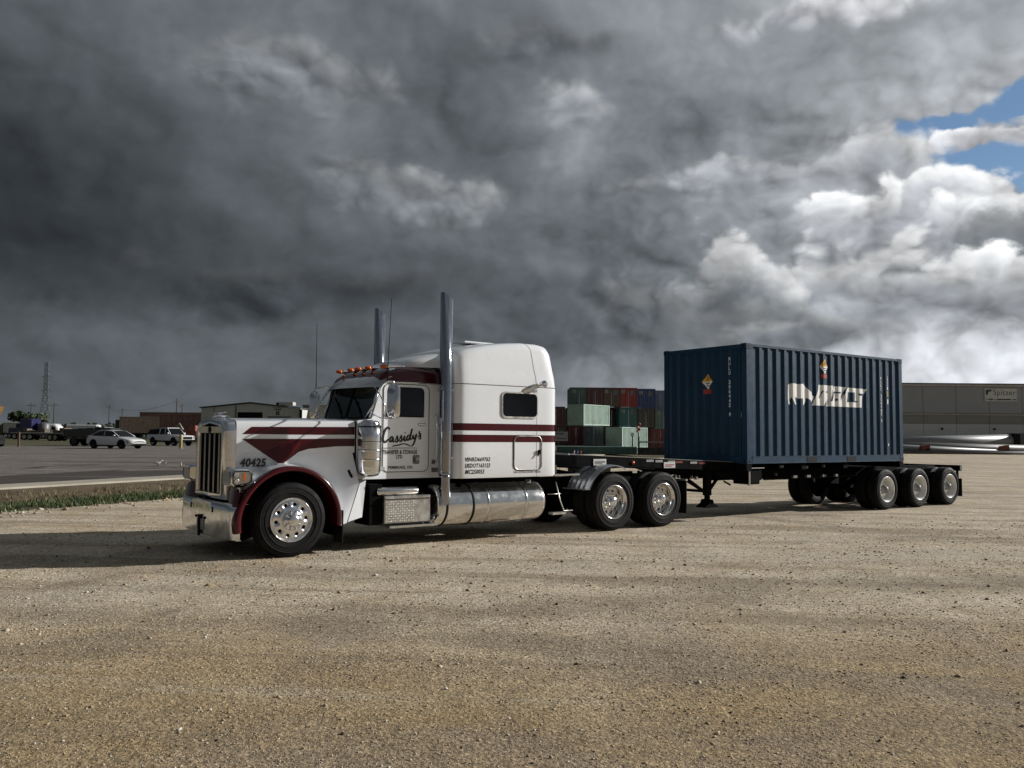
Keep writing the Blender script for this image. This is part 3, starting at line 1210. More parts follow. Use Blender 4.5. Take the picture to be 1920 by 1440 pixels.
# --- bumper
mb = MB()
rows = []
for i in range(25):
    t = i / 24
    y = .055 + (2 * YC - .11) * t
    e = abs(t - .5) * 2
    x = -.90 + .06 * e ** 2 + .05 * smooth01((e - .93) / .07)
    zt, zb = .775, .27 + .0 * e
    rows.append([(x + .12, y, zt - .01), (x + .03, y, zt), (x + .004, y, zt - .02), (x, y, .66), (x, y, .52), (x, y, .38), (x + .002, y, zb + .015), (x + .03, y, zb)])
mb.grid(rows, True)
for s_, y in ((1, .055), (-1, 2 * YC - .055)):
    pts0 = [(p[0], p[1], p[2]) for p in (rows[0] if s_ > 0 else rows[-1])]
    mid_ = [(p[0] + .07, p[1] - s_ * .004, p[2]) for p in pts0]
    back = [(-.72, p[1] - s_ * .002 + s_ * .01, p[2]) for p in pts0]
    mb.grid([pts0, mid_, back], True)
bump = mb.build('bumper', CHROME, T, auto=50)
for y in (.72, 2 * YC - .72):
    mb = MB()
    mb.box(-.898, -.86, y - .018, y + .018, .62, .70, .006)
    mb.build('tow_pin_slot', SEAM, bump)
for y in (1.02, 1.42):
    mb = MB()
    mb.lathe([(.001, -.912), (.020, -.912), (.022, -.88)], c=(0, y, .52), axis='X', n=12)
    mb.build('bumper_bolt', SEAM, bump)
mb = MB()
mb.box(-.912, -.900, 1.05, 1.36, .34, .50, .004)
pl = mb.build('licence_plate', mat('plate_grey', (.36, .36, .37), .5), bump)
mb = MB()
mb.box(-.935, -.905, 1.18, 1.24, .25, .56, .006)
mb.build('tow_hook', SEAM, bump)

# --- headlights
for sgn in (1, -1):
    def yy(v):
        return v if sgn > 0 else 2 * YC - v
    mb = MB()
    rows = []
    # pod: long chrome bezel from the front corner back along the fender
    for x, y0, y1, z0, z1 in ((-.84, .16, .40, 1.06, 1.20), (-.845, .12, .44, 1.03, 1.235), (-.80, .075, .47, 1.005, 1.25), (-.70, .07, .50, 1.00, 1.255), (-.58, .10, .52, 1.03, 1.24), (-.52, .15, .52, 1.08, 1.20)):
        c = .03
        rows.append([(x, yy(a), b) for a, b in ((y0 + c, z0), (y0, z0 + c), (y0, z1 - c), (y0 + c, z1), (y1 - c, z1), (y1, z1 - c), (y1, z0 + c), (y1 - c, z0))])
    mb.grid(rows, True, closev=True, capu=True)
    hl = mb.build('headlight', CHROME, T, auto=35)
    mb = MB()
    mb.prism([(yy(a), b) for a, b in rrect(.145, .42, 1.05, 1.215, .04)], -.852, -.846, 'YZ')
    mb.build('lens', CLEAR, hl)
    mb = MB()
    q = .066
    mb.prism([(-.832, 1.06), (-.832, 1.20), (-.80, 1.228), (-.60, 1.222), (-.565, 1.18), (-.575, 1.09), (-.62, 1.055), (-.80, 1.03)], yy(q), yy(q + .02))
    mb.build('side_lens', CLEAR, hl)
    mb = MB()
    mb.prism(rrect(-.69, -.655, 1.085, 1.195, .01), yy(.062), yy(.10))
    mb.build('turn_signal', AMBER, hl)
    mb = MB()
    mb.tube([(a, yy(.064), b) for a, b in [(-.832, 1.06), (-.832, 1.20), (-.80, 1.228), (-.60, 1.222), (-.565, 1.18), (-.575, 1.09), (-.62, 1.055), (-.80, 1.03)]], .008, 5, closed=True)
    mb.build('lens_gasket', SEAM, hl)
    for hx, hz in ((-.785, 1.175), (-.78, 1.085)):
        mb = MB()
        mb.lathe([(.034, -.0), (.036, -.006), (.030, -.008), (.012, -.003), (.001, -.003)], c=(hx, yy(.062), hz), axis='Y', n=16)
        mb.build('reflector_bowl', CHROME, hl)
    mb = MB()
    mb.cyl((-.68, yy(.25), 1.0), (-.62, yy(.35), .78), .03)
    mb.build('headlight_bracket', CHROME, T)

# --- hood stripes (paint scheme laid 3 mm proud of the hood side)


def hood_plate(mb, poly, off=.003, sgn=1):
    # triangulate through bmesh and drop on the hood side
    bm = bmesh.new()
    vs = [bm.verts.new((x, 0, z)) for x, z in poly]
    bm.faces.new(vs)
    bmesh.ops.triangulate(bm, faces=bm.faces)
    V = []
    for v in bm.verts:
        y = hood_side(v.co.x) - off
        zf = v.co.z
        if zf < 1.46:
            y = flare_y(v.co.x, zf) - off
        V.append((v.co.x, y if sgn > 0 else 2 * YC - y, v.co.z))
    F = [tuple(v.index for v in f.verts) for f in bm.faces]
    bm.verts.index_update()
    F = [tuple(v.index for v in f.verts) for f in bm.faces]
    bm.free()
    mb.add(V, F)


def flare_y(x, z):
    return hood_side(x) - .036 * smooth01((1.48 - z) / .16) - .004


for sgn in (1, -1):
    mb = MB()
    hood_plate(mb, [(-.55, 1.735), (-.42, 1.84), (.2, 1.845), (1.13, 1.855), (1.13, 1.735), (.3, 1.732)], .003, sgn)
    top = [(-.55, 1.665), (.3, 1.668), (1.13, 1.675), (1.13, 1.562)]
    curve = [(.85, 1.558), (.60, 1.545), (.42, 1.52), (.27, 1.475), (.13, 1.41), (.03, 1.33)]
    tip = [(.0, 1.285)]
    back = [(-.10, 1.355), (-.28, 1.48), (-.42, 1.575)]
    hood_plate(mb, top + curve + tip + back, .004, sgn)
    mb.build('hood_stripe', MAROON, T)
mb = MB()
rows = []
for k in range(28):
    a = 2 * math.pi * k / 28
    rows.append([(.05 + .16 * math.cos(a), hood_side(.05) - .009, 1.585 + .034 * math.sin(a)), (.05 + .148 * math.cos(a), hood_side(.05) - .009, 1.585 + .026 * math.sin(a))])
mb.grid(rows, False, closeu=True)
em = mb.build('hood_emblem', mat('emblem_red', (.16, .02, .03), .3, .4), T)
lettering('Peterbilt', mat('emblem_red', (.16, .02, .03)), T, -.05, 1.567, hood_side(.05) - .010, w=.20, shear=.4, bold=.01)
lettering('40425', TEXTBLK, T, -.585, 1.262, .50, w=.37, h=.125, shear=.18, bold=.04, conform=lambda x: hood_side(x) - .040)
mb = MB()
for sgn in (1, -1):
    y = (lambda v: v) if sgn > 0 else (lambda v: 2 * YC - v)
    mb.box(1.140, 1.156, min(y(.36), y(.43)), max(y(.36), y(.43)), 1.05, 1.93)
mb.box(1.142, 1.154, .42, 2 * YC - .42, 1.2, 1.925)
mb.build('hood_seam', SEAM, T)
# hood latch
mb = MB()
mb.tube([(.96, .20, 1.20), (1.0, .22, 1.14), (1.10, .30, 1.04)], [.02, .022, .015], 8)
mb.build('hood_latch', BLACK, T)

# --- cab
CY = .33
mb = MB()
prof = [(1.16, 1.05), (1.16, 1.955), (1.40, 1.985), (1.585, 2.57), (2.74, 2.57), (2.74, 1.05)]
rows = []
for y, ins in ((CY + .02, .0), (CY, .02)):
    pass
mb.prism(prof, CY, 2 * YC - CY)
cab = mb.build('cab', WHITE, T)
bv = None
mb = MB()
mb.add([(1.145, .34, 1.045), (1.135, .165, 1.0), (.905, .08, .44), (1.15, .10, .50), (1.235, .165, 1.045), (1.235, .34, 1.045)], [(0, 1, 4, 5), (1, 2, 3, 4)])
mb.build('cowl_skirt', WHITE, T)
mb = MB()
mb.add([(1.145, 2 * YC - .34, 1.045), (1.135, 2 * YC - .165, 1.0), (.905, 2 * YC - .08, .44), (1.15, 2 * YC - .10, .50), (1.23, 2 * YC - .16, 1.04), (1.23, 2 * YC - .34, 1.04)], [(0, 5, 4, 1), (1, 4, 3, 2)])
mb.build('cowl_skirt', WHITE, T)
# roof crown in maroon
mb = MB()
rows = []
for x, zt, hw in ((1.545, 2.585, .82), (1.56, 2.66, .85), (1.60, 2.725, .875), (1.68, 2.785, .885), (1.82, 2.835, .895), (2.1, 2.868, .90), (2.5, 2.88, .90), (2.745, 2.88, .90)):
    row = []
    for k in range(17):
        a = math.pi * k / 16
        c, s_ = math.cos(a), math.sin(a)
        y = YC - hw * math.copysign(abs(c) ** .45, c)
        z = 2.572 + (zt - 2.572) * abs(s_) ** .40
        row.append((x, y, z))
    rows.append(row)
mb.grid(rows, True)
mb.add(rows[-1], [tuple(range(17))])
mb.build('cab_roof', MAROON, T)
# drip rail between roof and cab
mb = MB()
mb.tube([(1.60, CY - .01, 2.575), (2.73, CY - .01, 2.575)], .012, 6)
mb.tube([(1.60, 2 * YC - CY + .01, 2.575), (2.73, 2 * YC - CY + .01, 2.575)], .012, 6)
mb.build('drip_rail', CHROME, T)


# windshield: two flat panes, gasket, centre strip
def ws_point(y, t, off=0.):
    n = Vector((-.954, 0, .30))
    p = Vector((1.40, y, 1.985)) + Vector((.185, 0, .585)) * t + n * off
    return tuple(p)


for y0, y1 in ((CY + .095, YC - .02), (YC + .02, 2 * YC - CY - .095)):
    mb = MB()
    o_ = rrect(y0, y1, .03, .93, .05)
    mb.add([ws_point(a, b, .012) for a, b in o_], [tuple(range(len(o_)))])
    w_ = mb.build('windshield', WGLASS, T)
    mb = MB()
    mb.tube([ws_point(a, b, .010) for a, b in o_], .016, 6, closed=True)
    mb.build('gasket', SEAM, w_)
for y in (YC - .35, YC + .35):
    mb = MB()
    mb.tube([ws_point(y - .25, .0, .02), ws_point(y, .32, .03), ws_point(y + .12, .50, .026)], .008, 6)
    mb.tube([ws_point(y - .12, .20, .03), ws_point(y + .28, .62, .024)], .009, 5)
    mb.build('wiper', SEAM, T)
mb = MB()
for s_ in (1, -1):
    y = CY + .045 if s_ > 0 else 2 * YC - CY - .045
    a, b = Vector(ws_point(y, .02, .02)), Vector(ws_point(y, .95, .02))
    mb.tube([a, b], .022, 8)
mb.build('pillar_trim', CHROME, T)

# visor
mb = MB()
rows = []
for i in range(17):
    y = CY - .04 + (2 * (YC - CY) + .08) * i / 16
    e = abs(y - YC) / .93
    xl = 1.53 - .25 * max(0., 1 - e * e) ** .7
    rows.append([(xl, y, 2.485), (xl + .02, y, 2.52), (xl + .10, y, 2.60), (xl + .20, y, 2.665)])
mb.grid(rows, True)
mb.grid([[(a[0] + .006, a[1], a[2] - .008) for a in r_] for r_ in rows], True)
mb.build('sun_visor', POLISHED, T, fixn=False)

# roof marker lights: amber bullets with long chrome tails
for y in (.42, .90, YC, 2 * YC - .90, 2 * YC - .42):
    x = 1.56 + .05 * abs(y - YC)
    mb = MB()
    mb.tube([(x + .08, y, 2.825), (x + .12, y, 2.828), (x + .22, y, 2.832), (x + .36, y, 2.842), (x + .46, y, 2.845)], [.038, .037, .028, .018, .004], 14)
    mb.box(x + .14, x + .24, y - .012, y + .012, 2.76, 2.82)
    ml = mb.build('marker_light', CHROME, T)
    mb = MB()
    mb.tube([(x - .02, y, 2.822), (x - .012, y, 2.822), (x + .02, y, 2.823), (x + .05, y, 2.824), (x + .08, y, 2.825)], [.004, .020, .031, .037, .038], 14)
    mb.build('lens', AMBER, ml)

# doors
for sgn in (1, -1):
    def yy(v):
        return v if sgn > 0 else 2 * YC - v
    y = CY - .004
    mb = MB()
    mb.prism(rrect(1.60, 2.435, 1.155, 2.545, .10, 6), yy(y), yy(CY + .01))
    dr = mb.build('door', WHITE, T)
    mb = MB()
    mb.tube([(a, yy(y - .001), b) for a, b in rrect(1.60, 2.435, 1.155, 2.545, .10, 6)], .006, 4, closed=True)
    mb.build('door_seam', SEAM, dr)
    mb = MB()
    o_ = [(1.64, 2.03), (2.33, 2.03), (2.33, 2.42), (2.315, 2.47), (2.27, 2.49), (1.80, 2.49), (1.74, 2.47)]
    mb.prism(o_, yy(y - .006), yy(y + .002))
    gl = mb.build('door_window', GLASS, dr)
    mb = MB()
    mb.tube([(a, yy(y - .006), b) for a, b in o_], .010, 5, closed=True)
    mb.build('window_gasket', SEAM, dr)
    mb = MB()
    mb.box(2.22, 2.36, yy(y - .03), yy(y), 1.885, 1.925, .01)
    mb.build('door_handle', CHROME, dr)
    mb = MB()
    mb.tube([(2.56, yy(CY), 1.30), (2.56, yy(CY - .07), 1.33), (2.56, yy(CY - .07), 2.05), (2.56, yy(CY), 2.08)], .014, 8)
    mb.build('grab_handle', CHROME, T)

yd = CY - .0085


# hand-lettered script on the door, drawn as brush strokes
def script_word(parent, m, x0, z0, w, y):
    S_ = [
        ([(1.55, 2.05), (1.50, 2.35), (1.25, 2.42), (.92, 2.15), (.62, 1.55), (.48, .95), (.52, .45), (.80, .22), (1.15, .40), (1.45, .72)], .19),  # C
        ([(2.28, .92), (2.08, 1.06), (1.78, .86), (1.64, .52), (1.78, .28), (2.02, .42), (2.26, .88), (2.20, .45), (2.34, .26), (2.58, .44)], .15),  # a
        ([(2.58, .44), (2.86, .86), (2.98, 1.16), (3.02, .84), (3.06, .48), (2.92, .26), (2.70, .32), (3.06, .36), (3.30, .56)], .14),            # s
        ([(3.30, .56), (3.56, .96), (3.68, 1.24), (3.72, .92), (3.76, .56), (3.62, .34), (3.40, .40), (3.76, .44), (4.02, .66)], .14),            # s
        ([(4.02, .66), (4.28, 1.14), (4.20, .72), (4.26, .44), (4.52, .58), (4.66, .74)], .15),                                                  # i
        ([(5.26, 1.22), (5.02, 1.30), (4.76, 1.08), (4.66, .74), (4.80, .52), (5.04, .68), (5.34, 1.42), (5.62, 2.30), (5.42, 1.60), (5.26, .92), (5.36, .62), (5.60, .78)], .15),  # d
        ([(5.60, .78), (5.80, 1.30), (5.80, .96), (5.92, .74), (6.14, .90), (6.40, 1.44), (6.22, .80), (6.02, .20), (5.70, -.28), (5.30, -.38)], .15),  # y + tail
        ([(6.88, 1.72), (6.98, 1.96), (6.80, 1.52)], .11),                                                                                         # apostrophe
        ([(6.60, .94), (6.96, 1.28), (7.10, 1.58), (7.12, 1.26), (7.14, .92), (7.00, .72), (6.76, .80)], .14),                                   # s
        ([(4.30, 1.62), (4.36, 1.72)], .18),                                                                                                       # dot
        ([(5.30, -.38), (4.7, -.12), (4.0, -.02), (3.2, -.22), (2.5, -.30), (2.1, -.42)], .13),                                                    # swash
    ]
    k = w / 7.0
    mb = MB()
    for pts, wd in S_:
        c = catmull([(p[0], p[1], 0) for p in pts], 7)
        n = len(c)
        L, Rr = [], []
        for i, p in enumerate(c):
            tn = (c[min(i + 1, n - 1)] - c[max(i - 1, 0)])
            tn = tn.normalized() if tn.length > 1e-6 else Vector((1, 0, 0))
            nn = Vector((-tn.y, tn.x, 0))
            # down strokes thicker than up strokes
            e = min(i, n - 1 - i) / (n * .16 + 1e-6)
            tw = wd * 1.95 * (.70 + .40 * abs(tn.y)) * (.5 + .5 * min(1, e))
            a, b = p + nn * tw * .5, p - nn * tw * .5
            L.append((x0 + a.x * k, y, z0 + a.y * k * 1.02))
            Rr.append((x0 + b.x * k, y, z0 + b.y * k * 1.02))
        mb.grid([L, Rr], False)
        y -= .00015
    mb.build('door_script', m, parent)


script_word(T, TEXTBLK, 1.55, 1.60, .715, yd)
mb = MB()
mb.box(1.56, 2.225, yd, yd + .001, 1.527, 1.535)
mb.build('lettering_rule', TEXTBLK, T)
lettering('TRANSFER & STORAGE', TEXTBLK, T, 1.60, 1.435, yd, w=.62, h=.068, bold=.03)
lettering('LTD', TEXTBLK, T, 1.84, 1.365, yd, w=.11, h=.055, bold=.035)
lettering('PEMBROKE, ON.', TEXTBLK, T, 1.70, 1.195, yd, w=.45, h=.054, bold=.03)
mb = MB()
mb.prism(rrect(2.14, 2.265, 1.275, 1.42, .02), yd, yd + .001)
bg_ = mb.build('door_badge', mat('badge_grey', (.20, .20, .20), .5), T)
lettering('H', DECAL, T, 2.215, 1.33, yd - .001, w=.035, h=.05)
lettering('R', TEXTBLK, T, 2.155, 1.30, yd - .001, w=.045, h=.09, bold=.05)
mb = MB()
mb.prism([(1.585 + .06 * math.cos(a), 1.215 + .035 * math.sin(a)) for a in np.linspace(0, 2 * math.pi, 16, endpoint=False)], yd - .001, yd)
mb.build('door_oval', mat('oval_grey', (.45, .45, .44), .5), T)
mb = MB()
mb.box(2.50, 2.56, CY - .004, CY, 1.27, 1.34)
mb.build('cab_sticker', mat('sticker_dark', (.13, .13, .13), .5, var=.6, vscale=60), T)
mb = MB()
mb.box(2.50, 2.62, CY - .004, CY, 1.14, 1.21)
mb.build('cab_sticker', mat('sticker_dark', (.13, .13, .13), .5), T)

# --- air cleaners, mirrors, antennas
for sgn in (1, -1):
    def yy(v):
        return v if sgn > 0 else 2 * YC - v
    c = (1.30, yy(.19), 0)
    mb = MB()
    mb.lathe([(.02, 1.965), (.09, 1.960), (.135, 1.94), (.150, 1.91), (.152, 1.885), (.178, 1.875), (.180, 1.70), (.180, 1.42), (.178, 1.28), (.172, 1.18), (.14, 1.12), (.06, 1.10), (.02, 1.10)], c=c, axis='Z', n=40)
    ac = mb.build('air_cleaner', CHROME, T)
    for z in (1.50, 1.36):
        mb = MB()
        mb.lathe([(.181, -.016), (.187, -.014), (.187, .014), (.181, .016)], c=(c[0], c[1], z), axis='Z', n=40)
        mb.build('band', POLISHED, ac)
    mb = MB()
    mb.lathe([(.1815, 1.87), (.1815, 1.855)], c=c, axis='Z', n=40)
    mb.lathe([(.1815, 1.64), (.1815, 1.632)], c=c, axis='Z', n=40)
    mb.build('shell_seam', SEAM, ac)
    mb = MB()
    # west-coast style mirror with a chrome shell
    rows = []
    mx, my, mz = 1.47, -.215, 2.245
    for k, (d_, s_) in enumerate(((-.055, .25), (-.05, .62), (-.032, .88), (-.005, 1.0), (.035, 1.0))):
        rows.append([(mx + d_ + .02 * 0, yy(my + a * s_), mz + b * (s_ if s_ < 1 else 1)) for a, b in rrect(-.155, .155, -.255, .255, .09, 5)])
    mb.grid(rows, True, closev=True, capu=True)
    mr_ = mb.build('mirror', CHROME, T, auto=50)
    mb = MB()
    mb.prism([(yy(my + a * .92), mz + b * .94) for a, b in rrect(-.155, .155, -.255, .255, .08, 5)], mx + .0355, mx + .0395, 'YZ')
    mb.build('mirror_glass', mat('mirror_glass', (.7, .72, .74), .02, 1.), mr_)
    mb = MB()
    mb.tube([(1.62, yy(CY + .01), 2.56), (1.56, yy(.10), 2.575), (1.48, yy(my), 2.545), (mx, yy(my), 2.50)], .013, 8)
    mb.tube([(1.44, yy(CY + .03), 2.06), (1.46, yy(.12), 1.99), (mx, yy(my), 1.985)], .013, 8)
    mb.tube([(1.46, yy(CY + .05), 2.50), (1.45, yy(.16), 2.35), (1.46, yy(my + .16), 2.12)], .010, 8)
    mb.tube([(1.30, yy(CY + .05), 1.99), (1.38, yy(.18), 2.25), (1.54, yy(CY), 2.52)], .010, 8)
    mb.build('mirror_arm', CHROME, T)
    mb = MB()
    top_ = (1.57, yy(.06), 3.87) if sgn > 0 else (1.50, yy(my) + .02, 3.72)
    bot = (1.52, yy(my + .28), 2.58) if sgn > 0 else (1.50, yy(my), 2.57)
    mb.tube([bot, (bot[0], bot[1], bot[2] + .12), top_], [.010, .006, .004], 6)
    mb.build('antenna', BLACK, T)

# --- exhaust stacks
for sgn in (1, -1):
    def yy(v):
        return v if sgn > 0 else 2 * YC - v
    mb = MB()
    rad = .104
    path = [(2.42, yy(.36), .40), (2.50, yy(.26), .43), (2.555, yy(.165), .52), (2.60, yy(.10), .66), (2.60, yy(.085), .85), (2.60, yy(.085), 1.10)]
    path = [tuple(p) for p in catmull(path, 5)]
    mb.tube(path, .092, 24, cap=True)
    mb.lathe([(.104, 1.10), (.107, 1.11), (.107, 1.14), (.104, 1.15)], c=(2.60, yy(.085), 0), axis='Z', n=28)
    # straight pipe, mitred at the tip
    n = 32
    ring = lambda z, r_, sl=0.: [(2.60 + r_ * math.cos(2 * math.pi * k / n), yy(.085) + r_ * math.sin(2 * math.pi * k / n), z - sl * math.cos(2 * math.pi * k / n)) for k in range(n)]
    mb.grid([ring(1.14, rad), ring(2.5, rad), ring(3.985, rad, .075), ring(3.985, rad - .006, .075), ring(3.3, rad - .006)], True, closev=True)
    mb.build('exhaust_stack', CHROME_TUBE, T)
    mb = MB()
    for z in (1.35, 2.45):
        mb.box(2.58, 2.76, yy(.08), yy(.40), z, z + .05, .008)
    mb.build('stack_bracket', POLISHED, T)

# --- sleeper


def sl_hw(x):
    return interp(x, [2.725, 2.735, 2.76, 2.80, 2.86, 2.95, 4.70, 4.80, 4.86, 4.885], [1.04, 1.10, 1.16, 1.205, 1.233, 1.245, 1.245, 1.228, 1.19, 1.13])


def sl_top(x):
    return interp(x, [2.72, 2.80, 3.0, 3.4, 3.8, 4.2, 4.6, 4.8, 4.89], [3.06, 3.13, 3.205, 3.29, 3.345, 3.375, 3.375, 3.35, 3.29])


def sl_lean(x, z):
    if z <= 2.58:
        return 0.
    return -.15 * ((z - 2.58) / .75) ** 1.3 * smooth01((x - 3.6) / 1.2)


xs_ = [2.725, 2.732, 2.745, 2.77, 2.80, 2.83, 2.86, 2.91, 3.0, 3.2, 3.4, 3.6, 3.8, 4.0, 4.2, 4.4, 4.6, 4.7, 4.76, 4.80, 4.83, 4.86, 4.875, 4.885]
rows = []
for x in xs_:
    hw, zt = sl_hw(x), sl_top(x)
    near = [(-hw + .01, 1.04), (-hw, 1.06), (-hw, 1.5), (-hw, 2.0), (-hw, 2.55), (-hw + .008, 2.75), (-hw + .03, 2.92)]
    rc = .17
    for k in range(1, 8):
        a = R(180 - 78 * k / 8)
        near.append((-hw + .035 + rc + rc * math.cos(a) - .0, zt - rc - .02 + (rc) * math.sin(a)))
    near.append((-hw + .45, zt - .005))
    near.append((-hw + .8, zt + .018))
    row = near + [(0, zt + .026)] + [(-a, b) for a, b in near[::-1]]
    rows.append([(x + sl_lean(x, b), YC + a, b) for a, b in row])
mb = MB()
mb.grid(rows, True)
mb.add(rows[0], [tuple(range(len(rows[0])))])
mb.add(rows[-1], [tuple(range(len(rows[0])))])
sleeper = mb.build('sleeper', WHITE, T, auto=35)
rows_sleeper = rows
# fairing from the cab roof up to the sleeper
mb = MB()
rows = []
for x, zt, hw in ((2.02, 2.862, .50), (2.05, 2.90, .60), (2.12, 2.945, .68), (2.24, 3.00, .76), (2.4, 3.05, .82), (2.55, 3.085, .86), (2.72, 3.12, .92)):
    row = []
    for k in range(17):
        a = math.pi * k / 16
        c, s_ = math.cos(a), math.sin(a)
        row.append((x, YC - hw * math.copysign(abs(c) ** .5, c), 2.845 + max(.01, zt - 2.845) * abs(s_) ** .5))
    rows.append(row)
mb.grid(rows, True)
mb.build('roof_fairing', WHITE, T)


def sleeper_band(name, z0, z1, m, off=.003, x0=2.745, x1=4.87, sides=(1, -1), parent=sleeper):
    for sgn in sides:
        mb = MB()
        st = [x for x in xs_ if x0 < x < x1]
        st = [x0] + st + [x1]
        rows = []
        for x in st:
            hw = sl_hw(x) + off
            rows.append([(x + sl_lean(x, z), YC - sgn * hw, z) for z in (z0, z1)])
        mb.grid(rows, True)
        mb.build(name, m, parent)


sleeper_band('sleeper_stripe', 1.822, 1.938, MAROON)
sleeper_band('sleeper_stripe', 1.632, 1.752, MAROON)
sleeper_band('roof_seam', 2.578, 2.588, SEAM, .002)
mb = MB()
pts = [(4.41, -.003, 1.08), (4.41, -.003, 2.0), (4.405, -.003, 2.58)]
rows = [[(4.40 + dx, YC - 1.2475, z) for z in (1.05, 2.58)] for dx in (0, .005)]
mb.grid(rows, False)
sec_ = [p for p in rows_sleeper[15] if p[1] <= YC + .02 and p[2] > 2.5]
rr_ = []
for i, p in enumerate(sec_):
    k_ = i / (len(sec_) - 1)
    nx_ = (p[0] - .10 * k_ + .0, p[1] - .004 * (1 - k_), p[2] + .004 * k_)
    rr_.append([nx_, (nx_[0] + .007, nx_[1], nx_[2])])
mb.grid(rr_, True)
mb.build('rear_seam', SEAM, sleeper)
ys = YC - 1.2475
# window
for sgn in (1, -1):
    def yy(v):
        return v if sgn > 0 else 2 * YC - v
    q = ys
    mb = MB()
    o_ = rrect(3.635, 4.425, 2.035, 2.485, .09, 6)
    i_ = rrect(3.665, 4.40, 2.065, 2.46, .075, 6)
    mb.grid([[(a, yy(q + .002), b) for a, b in o_], [(a, yy(q - .012), b) for a, b in o_], [(a, yy(q - .012), b) for a, b in i_], [(a, yy(q + .002), b) for a, b in i_]], False, closev=True)
    wf = mb.build('sleeper_window', BRUSHED, sleeper)
    wf.parent = T
    mb = MB()
    mb.prism(i_, yy(q - .004), yy(q))
    mb.build('pane', GLASS, wf)
    # luggage hatch
    mb = MB()
    o_ = rrect(3.915, 4.505, 1.165, 1.735, .09, 6)
    mb.tube([(a, yy(q - .004), b) for a, b in o_], .010, 6, closed=True)
    hf = mb.build('hatch_frame', BRUSHED, T)
    mb = MB()
    mb.tube([(a, yy(q - .001), b) for a, b in rrect(3.90, 4.52, 1.15, 1.75, .10, 6)], .005, 5, closed=True)
    mb.build('hatch_shadow_gap', SEAM, hf)
    mb = MB()
    mb.box(4.42, 4.475, yy(q - .035), yy(q - .006), 1.43, 1.50, .008)
    mb.tube([(4.45, yy(q - .03), 1.45), (4.40, yy(q - .03), 1.39)], .012, 6)
    mb.build('latch', BLACK, hf)
# load light on its swing bracket
mb = MB()
mb.lathe([(.02, .05), (.05, .04), (.062, 0), (.062, -.05), (.05, -.06)], c=(4.47, ys - .08, 2.64), axis='Y', n=20)
mb.box(4.44, 4.48, ys - .08, ys, 2.60, 2.63)
wl = mb.build('work_light', CHROME, T)
mb = MB()
mb.add([(4.43, ys - .03, 2.60), (4.40, ys - .03, 2.65), (4.08, ys - .012, 2.50), (4.14, ys - .012, 2.47)], [(0, 1, 2, 3)])
mb.box(4.10, 4.40, ys - .012, ys - .006, 2.50, 2.53)
mb.build('light_bracket', POLISHED, wl)
yt = ys - .002
lettering('VINRD669762', TEXTBLK, T, 2.92, 1.312, yt, w=.50, h=.072, shear=.25, bold=.040, conform=lambda x: YC - sl_hw(x) - .0012)
lettering('USDOT163123', TEXTBLK, T, 2.92, 1.212, yt, w=.50, h=.072, shear=.25, bold=.040, conform=lambda x: YC - sl_hw(x) - .0012)
lettering('MC250053', TEXTBLK, T, 2.92, 1.110, yt, w=.385, h=.072, shear=.25, bold=.040, conform=lambda x: YC - sl_hw(x) - .0012)
lettering('FIRE EXTINGUISHER INSIDE', TEXTBLK, T, 3.905, 1.105, yt, w=.59, h=.034, shear=.1, bold=.02, conform=lambda x: YC - sl_hw(x) - .0012)
mb = MB()
mb.box(3.55, 4.2, YC - .25, YC + .25, 3.385, 3.42, .012)
mb.build('roof_vent', WHITE, T)

